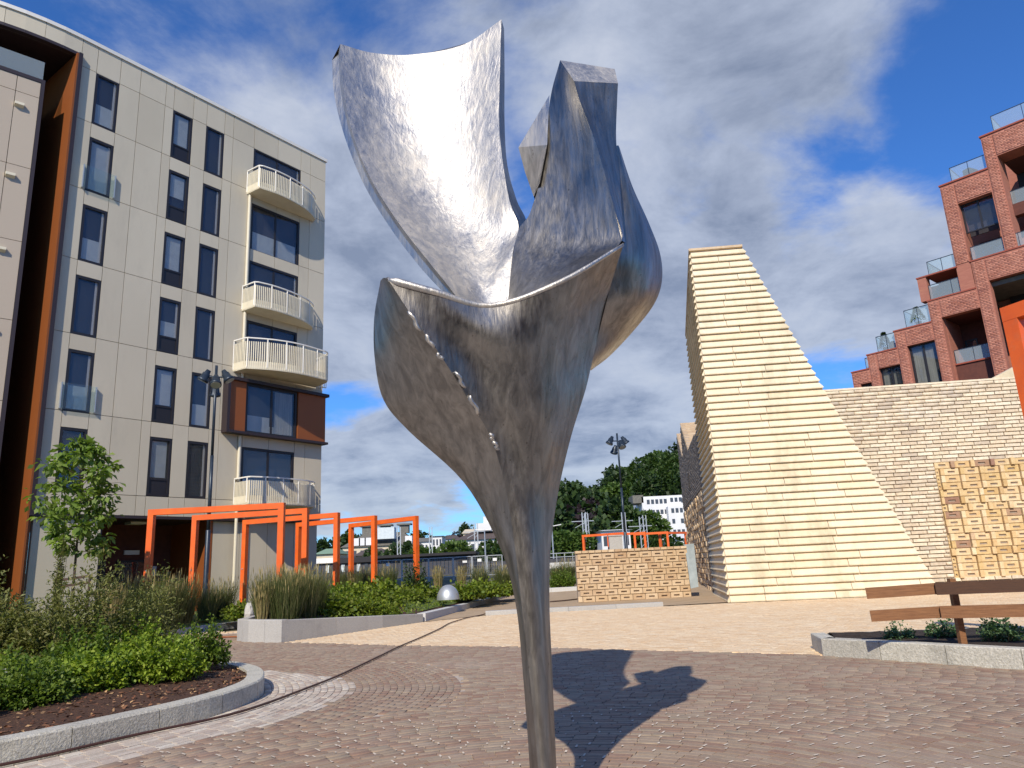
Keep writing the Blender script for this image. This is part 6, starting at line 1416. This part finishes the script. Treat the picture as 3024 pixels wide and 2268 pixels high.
CR = [crown_proto(51, 'leaf_far', 2400, ls=.16), crown_proto(52, 'leaf_far', 2400, ls=.16, rr=(1.1, 1, .9)), crown_proto(53, 'leaf_dark'), crown_proto(54, 'leaf_dark', rr=(.9, .9, 1.3)), crown_proto(55, 'leaf_purple'), crown_proto(56, 'leaf_far_light', 2200, ls=.16, rr=(1, 1, .95))]
def far_tree(x, y, z, s, k, lab, group):
    o = thing('tree', (x, y, z), lab, 'tree', group); o.scale = (s, s, s); o.rotation_euler[2] = random.uniform(0, 6.28)
    for nm, q in (('crown', CR[k]), ('trunk', TRK)): c = bpy.data.objects.new(nm, q); COL.objects.link(c); c.parent = o
r = np.random.default_rng(9); cnt = 0
for row, yy in enumerate((236, 256, 278, 300, 324, 350, 378)):
    x = 14+row*2.2
    while x < 120+row*6:
        y = yy+r.uniform(-8, 8); z = float(hill_z(x, y)); s = r.uniform(6.0, 9.0)
        sx_, sy_, _k = project(np.array([[x, y, z+s]])); 
        if sx_[0] < 2200 and not (1880 < sx_[0] < 2060 and sy_[0] > 1470):
            far_tree(x, y, z+s*.75, s, int(r.choice([0, 1, 2, 0, 1, 3, 5])), 'broad green tree among the others covering the hill behind the white flats', 'trees covering the hill'); cnt += 1
        x += r.uniform(7.5, 12.5)
for sx, ytop, Yv, s, k, lab in ((1655, 1452, 150, 6.5, 2, 'tall dark green tree right beside the sculpture stem'), (1735, 1478, 170, 5.5, 4, 'purple leaved tree left of the dark lamp post'), (1700, 1500, 140, 5.5, 4, 'dark purple shaded tree above the low white building'), (1790, 1470, 150, 6.5, 2, 'large dark conifer like tree crossed by the lamp post'), (1850, 1490, 145, 6.0, 0, 'round green tree right of the dark lamp post'), (1640, 1500, 130, 5., 3, 'dark tree just right of the sculpture stem, lower'), (1765, 1530, 130, 4.5, 3, 'dark tree behind the mast pair'), (1895, 1500, 150, 5.5, 5, 'loose leaved tree partly covering the white flats'), (1930, 1560, 120, 3.0, 0, 'small tree below the white flats'), (1660, 1560, 95, 2.6, 5, 'small green tree behind the street light right of the stem'), (1710, 1565, 95, 2.4, 5, 'small green tree left of the far orange frames'), (1985, 1575, 88, 2.6, 0, 'green tree between the far frames and the tower'),
    (965, 1588, 230, 5., 2, 'dark tree beside the corner of the cream flats'), (1012, 1578, 260, 6, 2, 'dark tree left of the grey roof'), (1040, 1575, 250, 6, 3, 'dark tree rising behind the grey roof'), (1245, 1566, 240, 5, 2, 'dark tree on the skyline right of the narrow orange frame'), (1105, 1622, 110, 2.2, 3, 'dark bushy tree below the cream house'), (1130, 1628, 105, 2., 2, 'low dark tree over the shed roof, left'), (1190, 1600, 130, 4, 2, 'dark green tree before the cream house end'), (1165, 1618, 112, 2.5, 3, 'dark tree left of the lattice mast'), (1250, 1608, 125, 3.5, 5, 'light green tree over the shed roof'), (1290, 1612, 130, 3, 0, 'green tree under the boxy white house'), (1340, 1588, 120, 3.8, 5, 'light green tree at the right end of the shed roof'), (1375, 1610, 110, 2.5, 0, 'low green tree by the brown roofed house'), (1455, 1592, 100, 3.4, 0, 'green tree left of the sculpture stem'), (1485, 1585, 98, 3.8, 0, 'dense green tree touching the sculpture stem'), (1378, 1548, 300, 4.2, 3, 'pointed dark tree on the skyline above the cream gable'), (1345, 1572, 300, 4, 4, 'brownish tree on the skyline'), (1425, 1625, 92, 1.8, 3, 'dark bush under the thin street light')):
    p = Yp(sx, ytop, Yv); far_tree(p[0], Yv, p[2]-s*1.02, s, k, lab, None)

# block of flats behind the photographer, seen only as a reflection in glass and metal
rbk = thing('apartment_building', (2, -22, 0), 'long brick apartment block facing the square from behind the photographer', 'building')
B().box((2, -28.5, 8.2), (96, 12, 16.4)).put('wall', mm['red_wall'], rbk)
for j in range(5):
    for i in range(22): B().box((-42+i*4.1, -22.46, 2.6+j*3.05), (1.9, .12, 1.9)).put('window', mm['window_far'], rbk)
B().box((2, -28.5, 16.5), (96.6, 12.6, .3)).put('roof', mm['slate_roof'], rbk)
